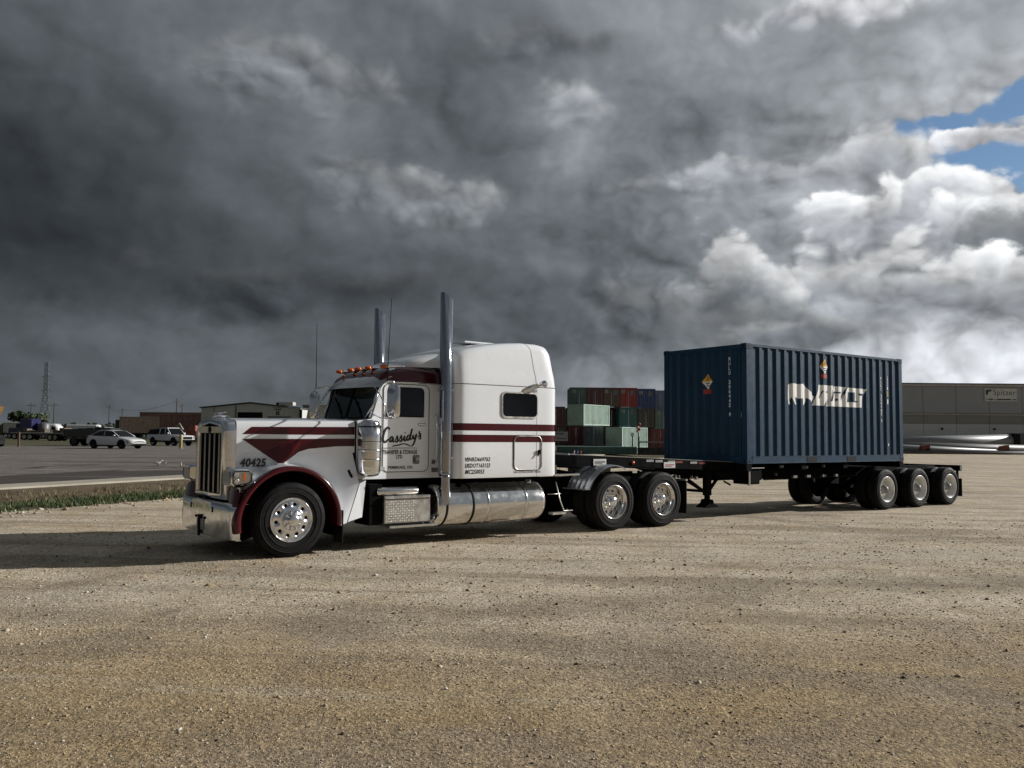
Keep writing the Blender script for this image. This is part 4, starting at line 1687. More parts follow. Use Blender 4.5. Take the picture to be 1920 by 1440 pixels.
# --- side steps, tanks
for sgn in (1, -1):
    def yy(v):
        return v if sgn > 0 else 2 * YC - v
    mb = MB()
    mb.box(1.50, 2.32, yy(.05), yy(.55), .38, .80, .012)
    sb = mb.build('step_box', BRUSHED, T)
    mb = MB()
    mb.box(1.49, 2.33, yy(.035), yy(.56), .745, .755)
    mb.build('box_lid_gap', SEAM, sb)
    mb = MB()
    mb.box(1.27, 1.495, yy(.12), yy(.60), .36, .98, .01)
    mb.build('black_front_panel', BLACK, T)  # black panel added to darken the front face of the step box
    mb = MB()
    # raised checker bumps
    for i in range(13):
        for j in range(9):
            x = 1.535 + i * .039 + (j % 2) * .0
            z = .415 + j * .037
            a, b_ = .013, .009
            if (i + j) % 2:
                a, b_ = b_, a
            y0, y1 = yy(.05), yy(.040)
            mb.add([(x - a, y0, z), (x, y0, z - b_), (x + a, y0, z), (x, y0, z + b_), (x, y1, z)], [(0, 1, 4), (1, 2, 4), (2, 3, 4), (3, 0, 4)])
    o = mb.build('diamond_plate', mat('bright_plate', (.88, .86, .82), .3, .25), sb)
    o['kind'] = 'stuff'
    mb = MB()
    mb.box(1.56, 2.42, yy(-.02), yy(.40), .315, .35, .008)
    mb.build('lower_step', POLISHED, T)
    mb = MB()
    mb.lathe([(.02, 1.40), (.05, 1.405), (.062, 1.43), (.062, 2.10), (.05, 2.13), (.02, 2.135)], c=(0, yy(.14), .865), axis='X', n=20)
    cy_ = mb.build('air_tank', POLISHED, T)
    mb = MB()
    mb.box(1.44, 2.25, yy(.20), yy(.30), .80, .93, .01)
    mb.build('tank_mount', BLACK, T)
    # fuel tank
    mb = MB()
    c = (0, yy(.36), .602)
    mb.lathe([(.02, 2.46), (.26, 2.465), (.315, 2.485), (.335, 2.52), (.340, 2.56), (.340, 4.58), (.335, 4.63), (.31, 4.675), (.25, 4.70), (.02, 4.705)], c=c, axis='X', n=56)
    ft = mb.build('fuel_tank', POLISHED, T)
    for x in (3.44, 4.24):
        mb = MB()
        mb.lathe([(.340, x - .028), (.3455, x - .026), (.3455, x + .026), (.340, x + .028)], c=c, axis='X', n=56)
        mb.build('tank_strap', POLISHED, ft)
    for x in (3.135, 2.62):
        mb = MB()
        mb.lathe([(.341, x - .022), (.347, x - .02), (.347, x + .02), (.341, x + .022)], c=c, axis='X', n=56)
        mb.build('rubber_strap', SEAM, ft)
    for x in (2.98, 4.44):
        mb = MB()
        mb.lathe([(.05, 0), (.052, .05), (.04, .065), (.01, .067)], c=(x, yy(.25), .915), axis='Z', n=16)
        mb.build('filler_cap', BLACK if x < 4 else CHROME, ft)

# --- deck behind the sleeper
mb = MB()
mb.box(4.83, 5.42, -.01, .10, 1.035, 1.07, .006)
mb.box(4.83, 5.42, 2 * YC - .10, 2 * YC + .01, 1.035, 1.07, .006)
mb.build('deck_edge', POLISHED, T)
mb = MB()
mb.box(4.9, 5.6, .5, 2 * YC - .5, 1.0, 1.03)
mb.build('deck_plate', BRUSHED, T)
mb = MB()
mb.box(5.02, 5.42, .62, .98, 1.05, 1.20, .02)
mb.build('deck_box', mat('khaki_box', (.28, .27, .18), .6), T)
mb = MB()
mb.cyl((5.08, .62, 1.05), (5.06, .60, 1.60), .018, .014)
mb.build('hose_pole', BRUSHED, T)
for i, (dy, cl) in enumerate(((0, (.35, .02, .02)), (.1, (.02, .05, .25)), (.2, (.40, .40, .38)))):
    pts = []
    for k in range(60):
        t = k / 59
        a = t * 2 * math.pi * 9
        pts.append((4.95 + 1.35 * t, .95 + dy + .035 * math.sin(a), 1.42 - .16 * math.sin(math.pi * t) + .035 * math.cos(a)))
    MB().tube(pts, .009, 5).build('air_hose', mat('hose_%s' % ('red', 'blue', 'white')[i], cl, .4), T)
mb = MB()
mb.tube([(4.9, .05, .93), (4.98, .02, .60), (5.05, .0, .42), (5.25, .0, .42)], .012, 6)
mb.tube([(4.72, .05, .72), (5.0, .03, .72)], .010, 6)
mb.box(4.80, 5.10, -.0, .12, .36, .40)
mb.build('deck_step', BRUSHED, T)
mb = MB()
mb.box(5.78, 5.86, .98, 1.02, 1.18, 1.32, .01)
mb.build('line_tag', mat('lime_tag', (.35, .42, .03), .5), T)
# fifth wheel
mb = MB()
mb.prism([(6.30, YC - .30), (6.45, YC - .46), (7.0, YC - .46), (7.42, YC - .30), (7.42, YC - .08), (7.0, YC - .04), (7.0, YC + .04), (7.42, YC + .08), (7.42, YC + .30), (7.0, YC + .46), (6.45, YC + .46), (6.30, YC + .30)], 1.11, 1.15, 'XY')
mb.box(6.55, 6.95, YC - .42, YC - .30, .98, 1.11)
mb.box(6.55, 6.95, YC + .30, YC + .42, .98, 1.11)
mb.build('fifth_wheel', mat('greasy_steel', (.22, .20, .17), .4, .6), T)

# --- quarter fenders over the first drive axle
for sgn in (1, -1):
    def yy(v):
        return v if sgn > 0 else 2 * YC - v
    mb = MB()
    rows = []
    for i in range(26):
        a = R(158 - 92 * i / 25)
        prof = [(.655, .0), (.668, -.014), (.680, -.006), (.684, .03)]
        for k in range(4):
            yb = .10 + k * .13
            prof += [(.684, yb), (.690, yb + .010), (.690, yb + .030), (.684, yb + .040)]
        prof += [(.684, .62), (.660, .635)]
        rows.append([(L1 + r_ * math.cos(a), yy(y), .525 + r_ * math.sin(a)) for r_, y in prof])
    mb.grid(rows, True)
    mb.build('quarter_fender', mat('gloss_dark_metal', (.25, .26, .28), .30, .6, var=.05, rvar=.3, coat=.5), T, auto=50)
    mb = MB()
    mb.box(L1 - .76, L1 - .62, yy(-.015), yy(.635), .765, .785, .006)
    mb.build('fender_step', mat('gloss_dark_metal', (.26, .27, .29)), T)
    mb = MB()
    mb.cyl((L1 + .25, yy(.30), 1.04), (L1 + .25, yy(.80), 1.0), .03)
    mb.cyl((L1 - .55, yy(.30), .80), (L1 - .55, yy(.80), .85), .03)
    mb.build('fender_mount', BLACK, T)
    mb = MB()
    mb.box(8.265, 8.28, yy(.0), yy(.60), .22, .86)
    mb.build('mudflap', RUBBER, T)
    mb = MB()
    mb.box(8.24, 8.30, yy(-.01), yy(.85), .86, .90, .006)
    mb.build('flap_hanger', BRUSHED, T)


# ------------------------------------------------------------------ blue container
CZ = 1.172
CL, CW, CH = 6.058, 2.438, 2.591
cont = thing('shipping_container', 'dark blue twenty-foot shipping container with white animal logo, carried on the trailer', 'container', (COX, COY, CZ), COA)
P0, PITCH = .165, .2865
NW = 20


def corr_breaks(p0, pitch, n, fo=.075, sl=.065):
    out = []
    for i in range(n):
        b = p0 + i * pitch
        out += [(b, 1), (b + fo, 1), (b + fo + sl, 0), (b + pitch - sl, 0)]
    out.append((p0 + n * pitch, 1))
    return out


SB = corr_breaks(P0, PITCH, NW)
SBx = [b for b, _ in SB]
SBy = [.012 if k else .047 for _, k in SB]
side_y = lambda x: float(np.interp(x, SBx, SBy)) - .0035
FB = corr_breaks(.17, .2625, 8, .07, .05)
FBy = [b for b, _ in FB]
FBx = [.02 if k else .050 for _, k in FB]
front_x = lambda y: float(np.interp(y, FBy, FBx)) - .0035

for nm, y0, sg in (('side_wall', 0, 1), ('side_wall', CW, -1)):
    mb = MB()
    rows = [[(x, y0 + sg * y, .16) for x, y in zip(SBx, SBy)], [(x, y0 + sg * y, CH - .06) for x, y in zip(SBx, SBy)]]
    mb.grid(rows, False)
    mb.build(nm, BLUE, cont)
mb = MB()
mb.grid([[(x, y, .16) for x, y in zip(FBx, FBy)], [(x, y, CH - .10) for x, y in zip(FBx, FBy)]], False)
mb.build('front_wall', BLUE, cont)
for x in (.0, CL - .16):
    for y in (0, CW - .16):
        mb = MB()
        if x == 0:
            mb.box(.012, .165, y + .006, y + .154, .118, CH - .118, .006)
        else:
            mb.box(x, x + .15, y + .006, y + .154, .118, CH - .118, .006)
        mb.build('corner_post', BLUE, cont)
        for z in (0, CH - .118):
            mb = MB()
            x0 = x if x == 0 else CL - .178
            mb.box(x0, x0 + .178, y if y == 0 else CW - .162, (y if y == 0 else CW - .162) + .162, z, z + .118, .01)
            cc = mb.build('corner_casting', BLUE, cont)
            mb = MB()
            ys_ = -.002 if y == 0 else CW + .002
            mb.prism(rrect(x0 + .055, x0 + .125, z + .03, z + .09, .025), ys_, ys_ + (.003 if y == 0 else -.003))
            if x == 0:
                yc_ = .081 if y == 0 else CW - .081
                mb.prism(rrect(yc_ - .025, yc_ + .025, z + .03, z + .09, .02), -.002, .001, 'YZ')
            mb.build('casting_hole', SEAM, cc)
for y in (.004, CW - .064):
    mb = MB()
    mb.box(.178, CL - .178, y, y + .06, CH - .07, CH - .012, .005)
    mb.build('top_rail', BLUE, cont)
    mb = MB()
    mb.box(.178, CL - .178, y, y + .05, .015, .162, .005)
    mb.box(.178, CL - .178, y - .004 if y < 1 else y + .04, y + .012 if y < 1 else y + .056, .155, .168, .003)
    mb.box(.178, CL - .178, y - .004 if y < 1 else y + .04, y + .012 if y < 1 else y + .056, .010, .022, .003)
    br = mb.build('bottom_rail', BLUE, cont)
    for x in (2.08, 3.62):
        mb = MB()
        mb.box(x, x + .36, y - .006, y + .056, .030, .142)
        mb.build('forklift_pocket', SEAM, br)
mb = MB()
mb.box(.02, .12, .162, CW - .162, CH - .118, CH - .014, .006)
mb.box(.02, .12, .162, CW - .162, .01, .16, .006)
mb.build('end_rail', BLUE, cont)
mb = MB()
rows = []
nx = 60
for i in range(nx + 1):
    x = .15 + (CL - .3) * i / nx
    z = CH - .035 - (.015 if i % 2 else 0)
    rows.append([(x, .05, z), (x, CW - .05, z)])
mb.grid(rows, False)
mb.build('roof_sheet', BLUE, cont)
mb = MB()
mb.box(.1, CL - .1, .07, CW - .07, .05, .12)
mb.build('floor', BLACK, cont)
for y0 in (.165, CW / 2 + .005):
    mb = MB()
    mb.box(CL - .06, CL - .02, y0, y0 + CW / 2 - .17, .15, CH - .13, .006)
    dd = mb.build('door_leaf', BLUE, cont)
    for k in (.3, .75):
        mb = MB()
        mb.cyl((CL - .0, y0 + k, .16), (CL - .0, y0 + k, CH - .14), .017)
        mb.build('lock_rod', BRUSHED, dd)

# logo: flat print that follows the corrugation
def wall_print(name, polys, m, off=.0, mapf=None, parent=cont, front=False):
    bm = bmesh.new()
    for poly in polys:
        if name == 'logo_counter':
            cx_, cy_ = sum(p[0] for p in poly) / len(poly), sum(p[1] for p in poly) / len(poly)
            poly = [(cx_ + (p[0] - cx_) * 1.12 + (9 if p[0] > cx_ else -9), cy_ + (p[1] - cy_) * 1.08 + (5 if p[1] > cy_ else -5)) for p in poly]
        pts = [mapf(*p) for p in poly]
        vs = [bm.verts.new((a, b, 0)) for a, b in pts]
        bm.faces.new(vs)
    bmesh.ops.triangulate(bm, faces=bm.faces)
    for bx in (FBy if front else SBx):
        geom = bm.verts[:] + bm.edges[:] + bm.faces[:]
        bmesh.ops.bisect_plane(bm, geom=geom, plane_co=(bx, 0, 0), plane_no=(1, 0, 0))
    for v in bm.verts:
        a, b = v.co.x, v.co.y
        v.co = Vector((front_x(a) - off, a, b)) if front else Vector((a, side_y(a) - off, b))
    me = D.meshes.new(name)
    bm.to_mesh(me)
    bm.free()
    me.materials.append(m)
    o = D.objects.new(name, me)
    COL.objects.link(o)
    o.parent = parent
    return o


def lg(cx, cy):
    u = (cx - 130) / 1625
    x = 1.47 + 3.0 * (u + .10 * u * (u - 1))
    z = 2.945 - .465 * ((cy - 243 - .046 * (cx - 130)) / 400) - CZ
    return x, z


animal = [(130, 262), (180, 236), (262, 232), (330, 248), (400, 243), (450, 230), (490, 290), (560, 370), (590, 392), (625, 395), (632, 440), (655, 492), (680, 475), (662, 530), (622, 590), (560, 545), (503, 512), (490, 580), (460, 652), (425, 650), (415, 522), (330, 527), (292, 498), (268, 482), (262, 540), (300, 640), (255, 640), (215, 565), (185, 500), (158, 560), (168, 637), (135, 640), (122, 500)]
wall_print('animal_logo', [animal], DECAL, 0, lg)
wall_print('logo_word', [[(635, 660), (700, 480), (772, 252), (1085, 268), (1055, 330), (960, 672)],
                         [(1000, 500), (1100, 275), (1335, 292), (1235, 690), (885, 676)],
                         [(1228, 690), (1355, 296), (1760, 325), (1725, 405), (1690, 470), (1650, 712)]], DECAL, 0, lg)
wall_print('logo_counter', [[(785, 505), (830, 380), (850, 378), (800, 510)], [(868, 678), (925, 545), (915, 600), (892, 678)], [(930, 395), (948, 378), (952, 395), (938, 408)],
                            [(1020, 565), (1075, 395), (1213, 400), (1203, 428), (1098, 424), (1052, 565)], [(1122, 562), (1135, 530), (1150, 535), (1142, 568)],
                            [(1238, 590), (1250, 470), (1325, 300), (1352, 300), (1275, 480)], [(1368, 582), (1395, 405), (1512, 412), (1492, 560), (1572, 566), (1560, 590)],
                            [(1605, 420), (1705, 432), (1695, 462), (1612, 450)], [(1080, 268), (1103, 276), (1085, 312)]], BLUE, .005, lg)


def placard(front, cx, cz, s_):
    idm = lambda a, b: (a, b)
    top = [(cx - s_, cz), (cx, cz + s_ * 1.15), (cx + s_, cz)]
    bot = [(cx - s_, cz), (cx + s_, cz), (cx, cz - s_ * 1.15)]
    a = wall_print('hazard_placard', [top], YELLOW, .002, idm, front=front)
    wall_print('hazard_placard', [bot], DECAL, .002, idm, front=front)
    # trefoil
    pol = []
    for k in range(3):
        a0 = R(90 + 120 * k)
        c = (cx, cz + s_ * .42)
        r0, r1 = s_ * .07, s_ * .30
        pol.append([(c[0] + r0 * math.cos(a0 - .5), c[1] + r0 * math.sin(a0 - .5)), (c[0] + r1 * math.cos(a0 - .5), c[1] + r1 * math.sin(a0 - .5)), (c[0] + r1 * math.cos(a0), c[1] + r1 * math.sin(a0)), (c[0] + r1 * math.cos(a0 + .5), c[1] + r1 * math.sin(a0 + .5)), (c[0] + r0 * math.cos(a0 + .5), c[1] + r0 * math.sin(a0 + .5))])
    wall_print('placard_symbol', pol, TEXTBLK, .004, idm, front=front)
    wall_print('placard_symbol', [[(cx - s_ * .45, cz - .03), (cx + s_ * .45, cz - .03), (cx + s_ * .45, cz - .05), (cx - s_ * .45, cz - .05)],
                                  [(cx - s_ * .3, cz - .08), (cx + s_ * .3, cz - .08), (cx + s_ * .3, cz - .10), (cx - s_ * .3, cz - .10)]], TEXTBLK, .004, idm, front=front)
    wall_print('hazard_tab', [[(cx - s_ * .75, cz - s_ * 1.75), (cx + s_ * .75, cz - s_ * 1.75), (cx + s_ * .75, cz - s_ * 1.12), (cx + s_ * .28, cz - s_ * 1.12), (cx, cz - s_ * 1.2), (cx - s_ * .28, cz - s_ * 1.12), (cx - s_ * .75, cz - s_ * 1.12)]], REDDEC, .002, idm, front=front)


placard(False, 2.80, 3.40 - CZ, .155)
placard(True, 1.10, 2.98 - CZ, .155)


def vtext(body, cx, ztop, ch, gap, front=False, w=None):
    z = ztop
    for chh in body:
        if chh != ' ':
            if front:
                lettering(chh, DECAL, cont, cx + ch * .3, z - ch, 0, w=ch * .62, h=ch, bold=.02, conform=front_x, breaks=FBy, front=True)
            else:
                lettering(chh, DECAL, cont, cx - ch * .3, z - ch, 0, w=ch * .62, h=ch, bold=.02, conform=side_y, breaks=SBx)
        z -= ch + gap


vtext('MULU 306445 9', .47, 3.49 - CZ, .085, .016, True)
vtext('MULU 306445 9', 5.10, 3.27 - CZ, .074, .014)
for z0, z1 in ((3.29, 2.98),):
    vtext('22G1', 5.39, z0 - CZ, .075, .012)
mb = MB()
wall_print('data_plate', [[(5.345, 2.92 - CZ), (5.46, 2.92 - CZ), (5.46, 2.78 - CZ), (5.345, 2.78 - CZ)]], mat('olive_decal', (.30, .25, .04), .5), .002, lambda a, b: (a, b))
wall_print('data_plate', [[(5.36, 2.72 - CZ), (5.44, 2.72 - CZ), (5.44, 2.60 - CZ), (5.36, 2.60 - CZ)]], DECAL, .002, lambda a, b: (a, b))
wall_print('data_plate', [[(5.37, 1.62 - CZ), (5.43, 1.62 - CZ), (5.43, 1.56 - CZ), (5.37, 1.56 - CZ)]], DECAL, .002, lambda a, b: (a, b))

# ------------------------------------------------------------------ chassis trailer
trl = thing('container_trailer', 'black gooseneck container chassis trailer with three axles under the blue container', 'trailer', (COX, COY, 0), COA)
T2 = trl
CC = CW / 2
mb = MB()
for y in (CC - .50, CC + .38):
    mb.box(-.2, 9.0, y, y + .12, .80, 1.02, .01)
    mb.prism([(-4.42, 1.20), (-4.42, 1.36), (-.55, 1.22), (.2, 1.165), (.2, .98), (-.9, .86), (-1.6, 1.05)], y, y + .12)
mb.build('main_rail', BLACK, T2)
mb = MB()
for x in (-4.0, -3.2, -2.3, -1.4, -.5, .6, 1.8, 3.0, 4.2, 5.9, 7.4, 8.5):
    mb.box(x, x + .10, CC - .40, CC + .40, .90 if x > -1 else 1.12, 1.0 if x > -1 else 1.24)
mb.build('crossmember', BLACK, T2)
for x in (-.02, 1.95, 3.55, 5.86):
    mb = MB()
    mb.box(x, x + .18, .0 if x in (-.02, 5.86) else .06, CW - (.0 if x in (-.02, 5.86) else .06), 1.03, 1.168, .01)
    mb.build('bolster', BLACK, T2)
mb = MB()
mb.box(-4.46, -4.30, .28, CW - .28, 1.16, 1.385, .01)
fb = mb.build('front_bolster', BLACK, T2)
mb = MB()
mb.box(-4.47, .05, .36, .44, 1.205, 1.40, .01)
mb.box(-4.47, .05, CW - .44, CW - .36, 1.205, 1.40, .01)
# slope the neck side plates down to the container
for i, v in enumerate(mb.v):
    x = v[0]
    mb.v[i] = (v[0], v[1], v[2] - .19 * (x + 4.47) / 4.5)
mb.build('neck_plate', BLACK, T2)
mb = MB()
mb.prism([(-3.9, CC - .5), (-2.3, CC - .5), (-2.3, CC + .5), (-3.9, CC + .5)], 1.155, 1.175, 'XY')
mb.build('kingpin_plate', mat('greasy_steel', (.22, .20, .17)), T2)
# small amber lamp, conspicuity tape, stickers on the near neck plate
neck = lambda x: 1.30 - .19 * (x + 4.47) / 4.5
mb = MB()
mb.lathe([(.001, -.03), (.03, -.026), (.035, 0)], c=(-2.96, .358, neck(-2.96)), axis='Y', n=12)
mb.build('side_marker', AMBER, T2)
for x, k in ((-2.60, 0), (-2.35, 0), (-2.0, 0), (-1.78, 1), (-1.35, 0), (-1.1, 1)):
    mb = MB()
    z = neck(x) + .045
    mb.box(x, x + .20, .350, .358, z - .022, z + .022)
    mb.build('reflective_tape', [mat('tape_white', (.30, .30, .29), .4), mat('tape_red', (.14, .01, .01), .4)][k], T2)
for x0, x1 in ((-3.98, -3.66), (-2.12, -1.80)):
    z = neck(x0) - .0
    mb = MB()
    mb.box(x0, x1, .346, .352, z - .085, z + .035)
    stk = mb.build('warning_sticker', mat('sticker_white', (.55, .55, .54), .5), T2)
    mb = MB()
    mb.box(x0 + .04, x1 - .03, .342, .345, z - .03, z - .012)
    mb.box(x0 + .04, x1 - .10, .342, .345, z - .06, z - .048)
    mb.build('sticker_print', mat('sticker_red', (.30, .02, .03), .5) if x0 > -3 else TEXTBLK, T2)
# sunlit top edge of the neck, painted on as a pale strip
mb = MB()
for y in (.36, CW - .44):
    mb.box(-4.47, .0, y - .004, y + .084, 1.398, 1.406)
for i, v in enumerate(mb.v):
    mb.v[i] = (v[0], v[1], v[2] - .19 * (v[0] + 4.47) / 4.5)
mb.build('neck_edge', mat('lit_edge', (.30, .29, .26), .5, .3), T2)
# landing gear
for y in (.46, CW - .46):
    mb = MB()
    mb.box(-.80, -.66, y - .07, y + .07, .52, 1.15, .01)
    mb.box(-.775, -.685, y - .05, y + .05, .30, .55, .01)
    lg_ = mb.build('landing_leg', BLACK, T2)
    mb = MB()
    mb.prism([(-.92, .27), (-.54, .27), (-.54, .30), (-.66, .36), (-.70, .44), (-.76, .44), (-.80, .36), (-.92, .30)], y - .13, y + .13)
    mb.build('foot', BLACK, lg_)
    mb = MB()
    mb.tube([(-.73, y, .56), (-.05, y + (.2 if y < 1 else -.2), .98)], .035, 8)
    mb.tube([(-.73, y, .56), (-1.45, y + (.2 if y < 1 else -.2), .98)], .035, 8)
    mb.tube([(-.2, y, .80), (.0, y, .72)], .02, 6)
    mb.build('leg_brace', BLACK, T2)
mb = MB()
mb.tube([(-.73, .46, .60), (-.73, CW - .46, .60)], .03, 8)
mb.tube([(-.73, .46, .56), (-.73, CC, .95)], .025, 6)
mb.tube([(-.73, CW - .46, .56), (-.73, CC, .95)], .025, 6)
mb.build('gear_shaft', BLACK, T2)
# front corner stand: guard plate, hoses and tool box behind it
mb = MB()
mb.box(.09, .13, .02, .05, .72, 1.165, .004)
mb.box(.13, .60, .02, .04, 1.08, 1.10)
mb.build('lit_guard_edge', mat('lit_edge', (.30, .29, .26)), T2)  # pale bar paints the sunlit edge of the guard plate
mb = MB()
mb.box(.13, .50, .06, .50, .74, 1.05, .02)
mb.box(.50, .62, .10, .50, .82, 1.05, .02)
mb.build('battery_box', BLACK, T2)
mb = MB()
mb.prism([(-.62, 1.0), (.10, 1.0), (-.02, .80), (-.12, .86), (-.60, .92)], .30, .34)
mb.build('gusset', BLACK, T2)
for i, (x, z, w_) in enumerate(((-1.9, .95, .03), (-1.8, .94, .03), (-1.42, .92, .02), (-1.30, .90, .05), (1.3, .93, .02), (1.9, .86, .14), (2.4, .86, .14), (3.0, .86, .14), (3.5, .86, .10), (1.45, 1.10, .10), (2.35, 1.07, .10), (3.05, 1.09, .05))):
    mb = MB()
    mb.box(x, x + w_, .24, .30, z - .03, z + .03, .005)
    mb.build('valve' if w_ < .06 else 'frame_tag', mat('dull_fitting', (.16, .16, .155), .5, .4), T2)
mb = MB()
mb.box(1.0, 4.5, .34, .38, .80, .86)
mb.box(1.25, 1.29, .30, .34, .80, 1.0)
mb.build('side_rail', BLACK, T2)
# suspension mass
mb = MB()
for x in (5.178, 6.674, 8.17):
    mb.box(x - .45, x + .45, CC - .46, CC - .34, .48, .78, .02)
    mb.box(x - .45, x + .45, CC + .34, CC + .46, .48, .78, .02)
    mb.cyl((x, .25, .50), (x, CW - .25, .50), .07)
    mb.lathe([(.10, -.12), (.13, -.06), (.13, .06), (.10, .12)], c=(x + .35, CC - .5, .72), axis='Z', n=16)
mb.build('suspension', BLACK, T2)
trw_n = make_wheel('trailer', 1, .27, .50)
trw_f = make_wheel('trailer', -1, .27, .50)
for i, x in enumerate((5.178, 6.674, 8.17)):
    put_wheel(trw_n, T2, x, -.06, .495, .5 + i)
    put_wheel(trw_f, T2, x, CW + .06, .495, .2 + i)
# rear bumper, lamps, flaps
mb = MB()
mb.box(8.92, 9.04, .05, CW - .05, .88, 1.03, .01)
rb = mb.build('rear_beam', BLACK, T2)
mb = MB()
mb.box(9.042, 9.05, .15, .32, .90, 1.0)
mb.box(9.042, 9.05, CW - .32, CW - .15, .90, 1.0)
mb.build('tail_lamp', REDLENS, rb)
mb = MB()
mb.box(8.90, 8.98, .03, .049, .90, 1.02)
mb.build('side_reflector', mat('dull_fitting', (.16, .16, .155)), rb)
mb = MB()
mb.box(8.93, 8.99, .12, .18, .55, .88, .008)
mb.box(8.93, 8.99, CW - .18, CW - .12, .55, .88, .008)
mb.box(8.93, 9.0, .12, CW - .12, .50, .58, .008)
mb.build('underride_guard', BLACK, T2)
mb = MB()
mb.box(8.80, 8.815, -.05, .55, .20, .68)
mb.box(8.80, 8.815, CW - .55, CW + .05, .20, .68)
mb.build('mudflap', RUBBER, T2)


# ------------------------------------------------------------------ things in the yard beyond
def at(px, d):
    """world x of something seen at image column px, d metres ahead of the camera"""
    return (px - 960) / 1591.2 * d


def small_wheel(parent, x, y, r, w, side, hubm):
    mb = MB()
    mb.lathe([(r * .6, 0), (r * .85, -.01 * side), (r, .02 * side), (r, (w - .02) * side), (r * .8, w * side), (r * .3, w * side)], c=(x, y, r), n=20)
    wh = mb.build('wheel', RUBBER, parent)
    mb = MB()
    mb.lathe([(.001, .01 * side), (r * .25, .0), (r * .45, .03 * side), (r * .6, .0)], c=(x, y, r), n=20)
    mb.build('rim', hubm, wh)


def loft_body(mb, st, yc=0.):
    """st: (x, half width, z bottom, z shoulder, z top, half width at top)"""
    rows = []
    for x, hw, zb, zs, zt, ht in st:
        near = [(-hw * .86, zb), (-hw, zb + .10), (-hw - .0, (zb + zs) / 2), (-hw + .01, zs), (-ht, zt - .015), (-ht * .8, zt), (0, zt + .015)]
        row = near + [(-a, b) for a, b in near[-2::-1]]
        rows.append([(x, a, b) for a, b in row])
    mb.grid(rows, True)
    mb.add(rows[0], [tuple(range(len(rows[0])))])
    mb.add(rows[-1], [tuple(range(len(rows[-1])))])


CARWHITE = mat('car_white', (.74, .74, .74), .25, coat=.9, var=.02)
CARBLACK = mat('car_black', (.012, .012, .014), .25, coat=.9)
CARSILVER = mat('car_silver', (.38, .39, .41), .3, .6, coat=.7)
ALLOY = mat('alloy', (.42, .43, .44), .3, .8)
DARKALLOY = mat('dark_alloy', (.03, .03, .033), .4, .3)


def arches(mb, xs, hw, r):
    for x in xs:
        for s_ in (1, -1):
            mb.lathe([(r + .07, -s_ * (hw + .004)), (r + .07, -s_ * (hw - .25)), (.01, -s_ * (hw - .25))], c=(x, 0, r), n=20, a0=R(-10), a1=R(190))
            n = 14
            pts = [(x + (r + .065) * math.cos(R(-8 + 196 * k / n)), -s_ * (hw + .006), r + (r + .065) * math.sin(R(-8 + 196 * k / n))) for k in range(n + 1)]
            mb.add(pts, [tuple(range(n + 1))])


def sedan(loc, rz, paint, label):
    c = thing('parked_sedan', label, 'car', loc, rz)
    mb = MB()
    loft_body(mb, [(-2.34, .70, .45, .72, .98, .60), (-2.28, .80, .34, .75, 1.02, .68), (-1.9, .89, .26, .80, 1.04, .74), (-1.3, .91, .22, .82, 1.02, .76), (0, .91, .20, .80, .98, .78), (.9, .91, .20, .78, .96, .78), (1.5, .90, .22, .74, .86, .74), (2.0, .86, .26, .66, .78, .68), (2.30, .76, .30, .58, .70, .60), (2.38, .62, .36, .52, .62, .5)])
    mb.build('body', paint, c, auto=50)
    mb = MB()
    for s_ in (1, -1):
        mb.add([(-1.75, -s_ * .775, 1.03), (-1.15, -s_ * .66, 1.36), (-.5, -s_ * .635, 1.415), (.25, -s_ * .65, 1.36), (1.02, -s_ * .785, .96)], [(0, 1, 2, 3, 4)])
    mb.add([(-1.78, -.76, 1.03), (-1.15, -.64, 1.36), (-1.15, .64, 1.36), (-1.78, .76, 1.03)], [(0, 1, 2, 3)])
    mb.add([(1.06, -.77, .96), (.25, -.64, 1.365), (.25, .64, 1.365), (1.06, .77, .96)], [(0, 1, 2, 3)])
    mb.build('window', GLASS, c)
    mb = MB()
    rows = []
    for x, z, hw in ((-1.85, 1.03, .70), (-1.2, 1.375, .64), (-.6, 1.445, .62), (0, 1.425, .62), (.30, 1.37, .64)):
        if x > -1.5:
            rows.append([(x, -hw, z - .02), (x, -hw * .8, z + .01), (x, 0, z + .02), (x, hw * .8, z + .01), (x, hw, z - .02)])
    mb.grid(rows, True)
    for s_ in (1, -1):
        mb.tube([(1.08, -s_ * .79, .965), (.27, -s_ * .66, 1.37), (-.5, -s_ * .645, 1.42), (-1.15, -s_ * .665, 1.37), (-1.85, -s_ * .78, 1.03)], .028, 6)
        mb.tube([(-.45, -s_ * .80, 1.0), (-.48, -s_ * .645, 1.41)], .022, 6)
        mb.box(.62, .80, -s_ * .84, -s_ * .98, .98, 1.09, .03)
    mb.build('roof', paint, c)
    mb = MB()
    arches(mb, (-1.45, 1.42), .91, .335)
    mb.box(2.30, 2.395, -.62, .62, .30, .42)
    mb.box(-1.2, 1.1, -.915, -.86, .20, .27)
    mb.build('wheel_arch_trim', SEAM, c)
    mb = MB()
    for s_ in (1, -1):
        mb.add([(2.02, -s_ * .855, .66), (2.34, -s_ * .62, .60), (2.34, -s_ * .64, .54), (2.05, -s_ * .875, .46), (1.95, -s_ * .885, .60)], [(0, 1, 2, 3, 4)])
    mb.add([(2.375, -.60, .57), (2.39, .0, .60), (2.375, .60, .57), (2.39, .60, .50), (2.40, 0, .52), (2.39, -.60, .50)], [(0, 1, 4, 5), (1, 2, 3, 4)])
    mb.build('headlight', GLASS, c)
    for x in (-1.45, 1.42):
        small_wheel(c, x, -.90, .335, .22, 1, DARKALLOY)
        small_wheel(c, x, .90, .335, .22, -1, DARKALLOY)
    return c


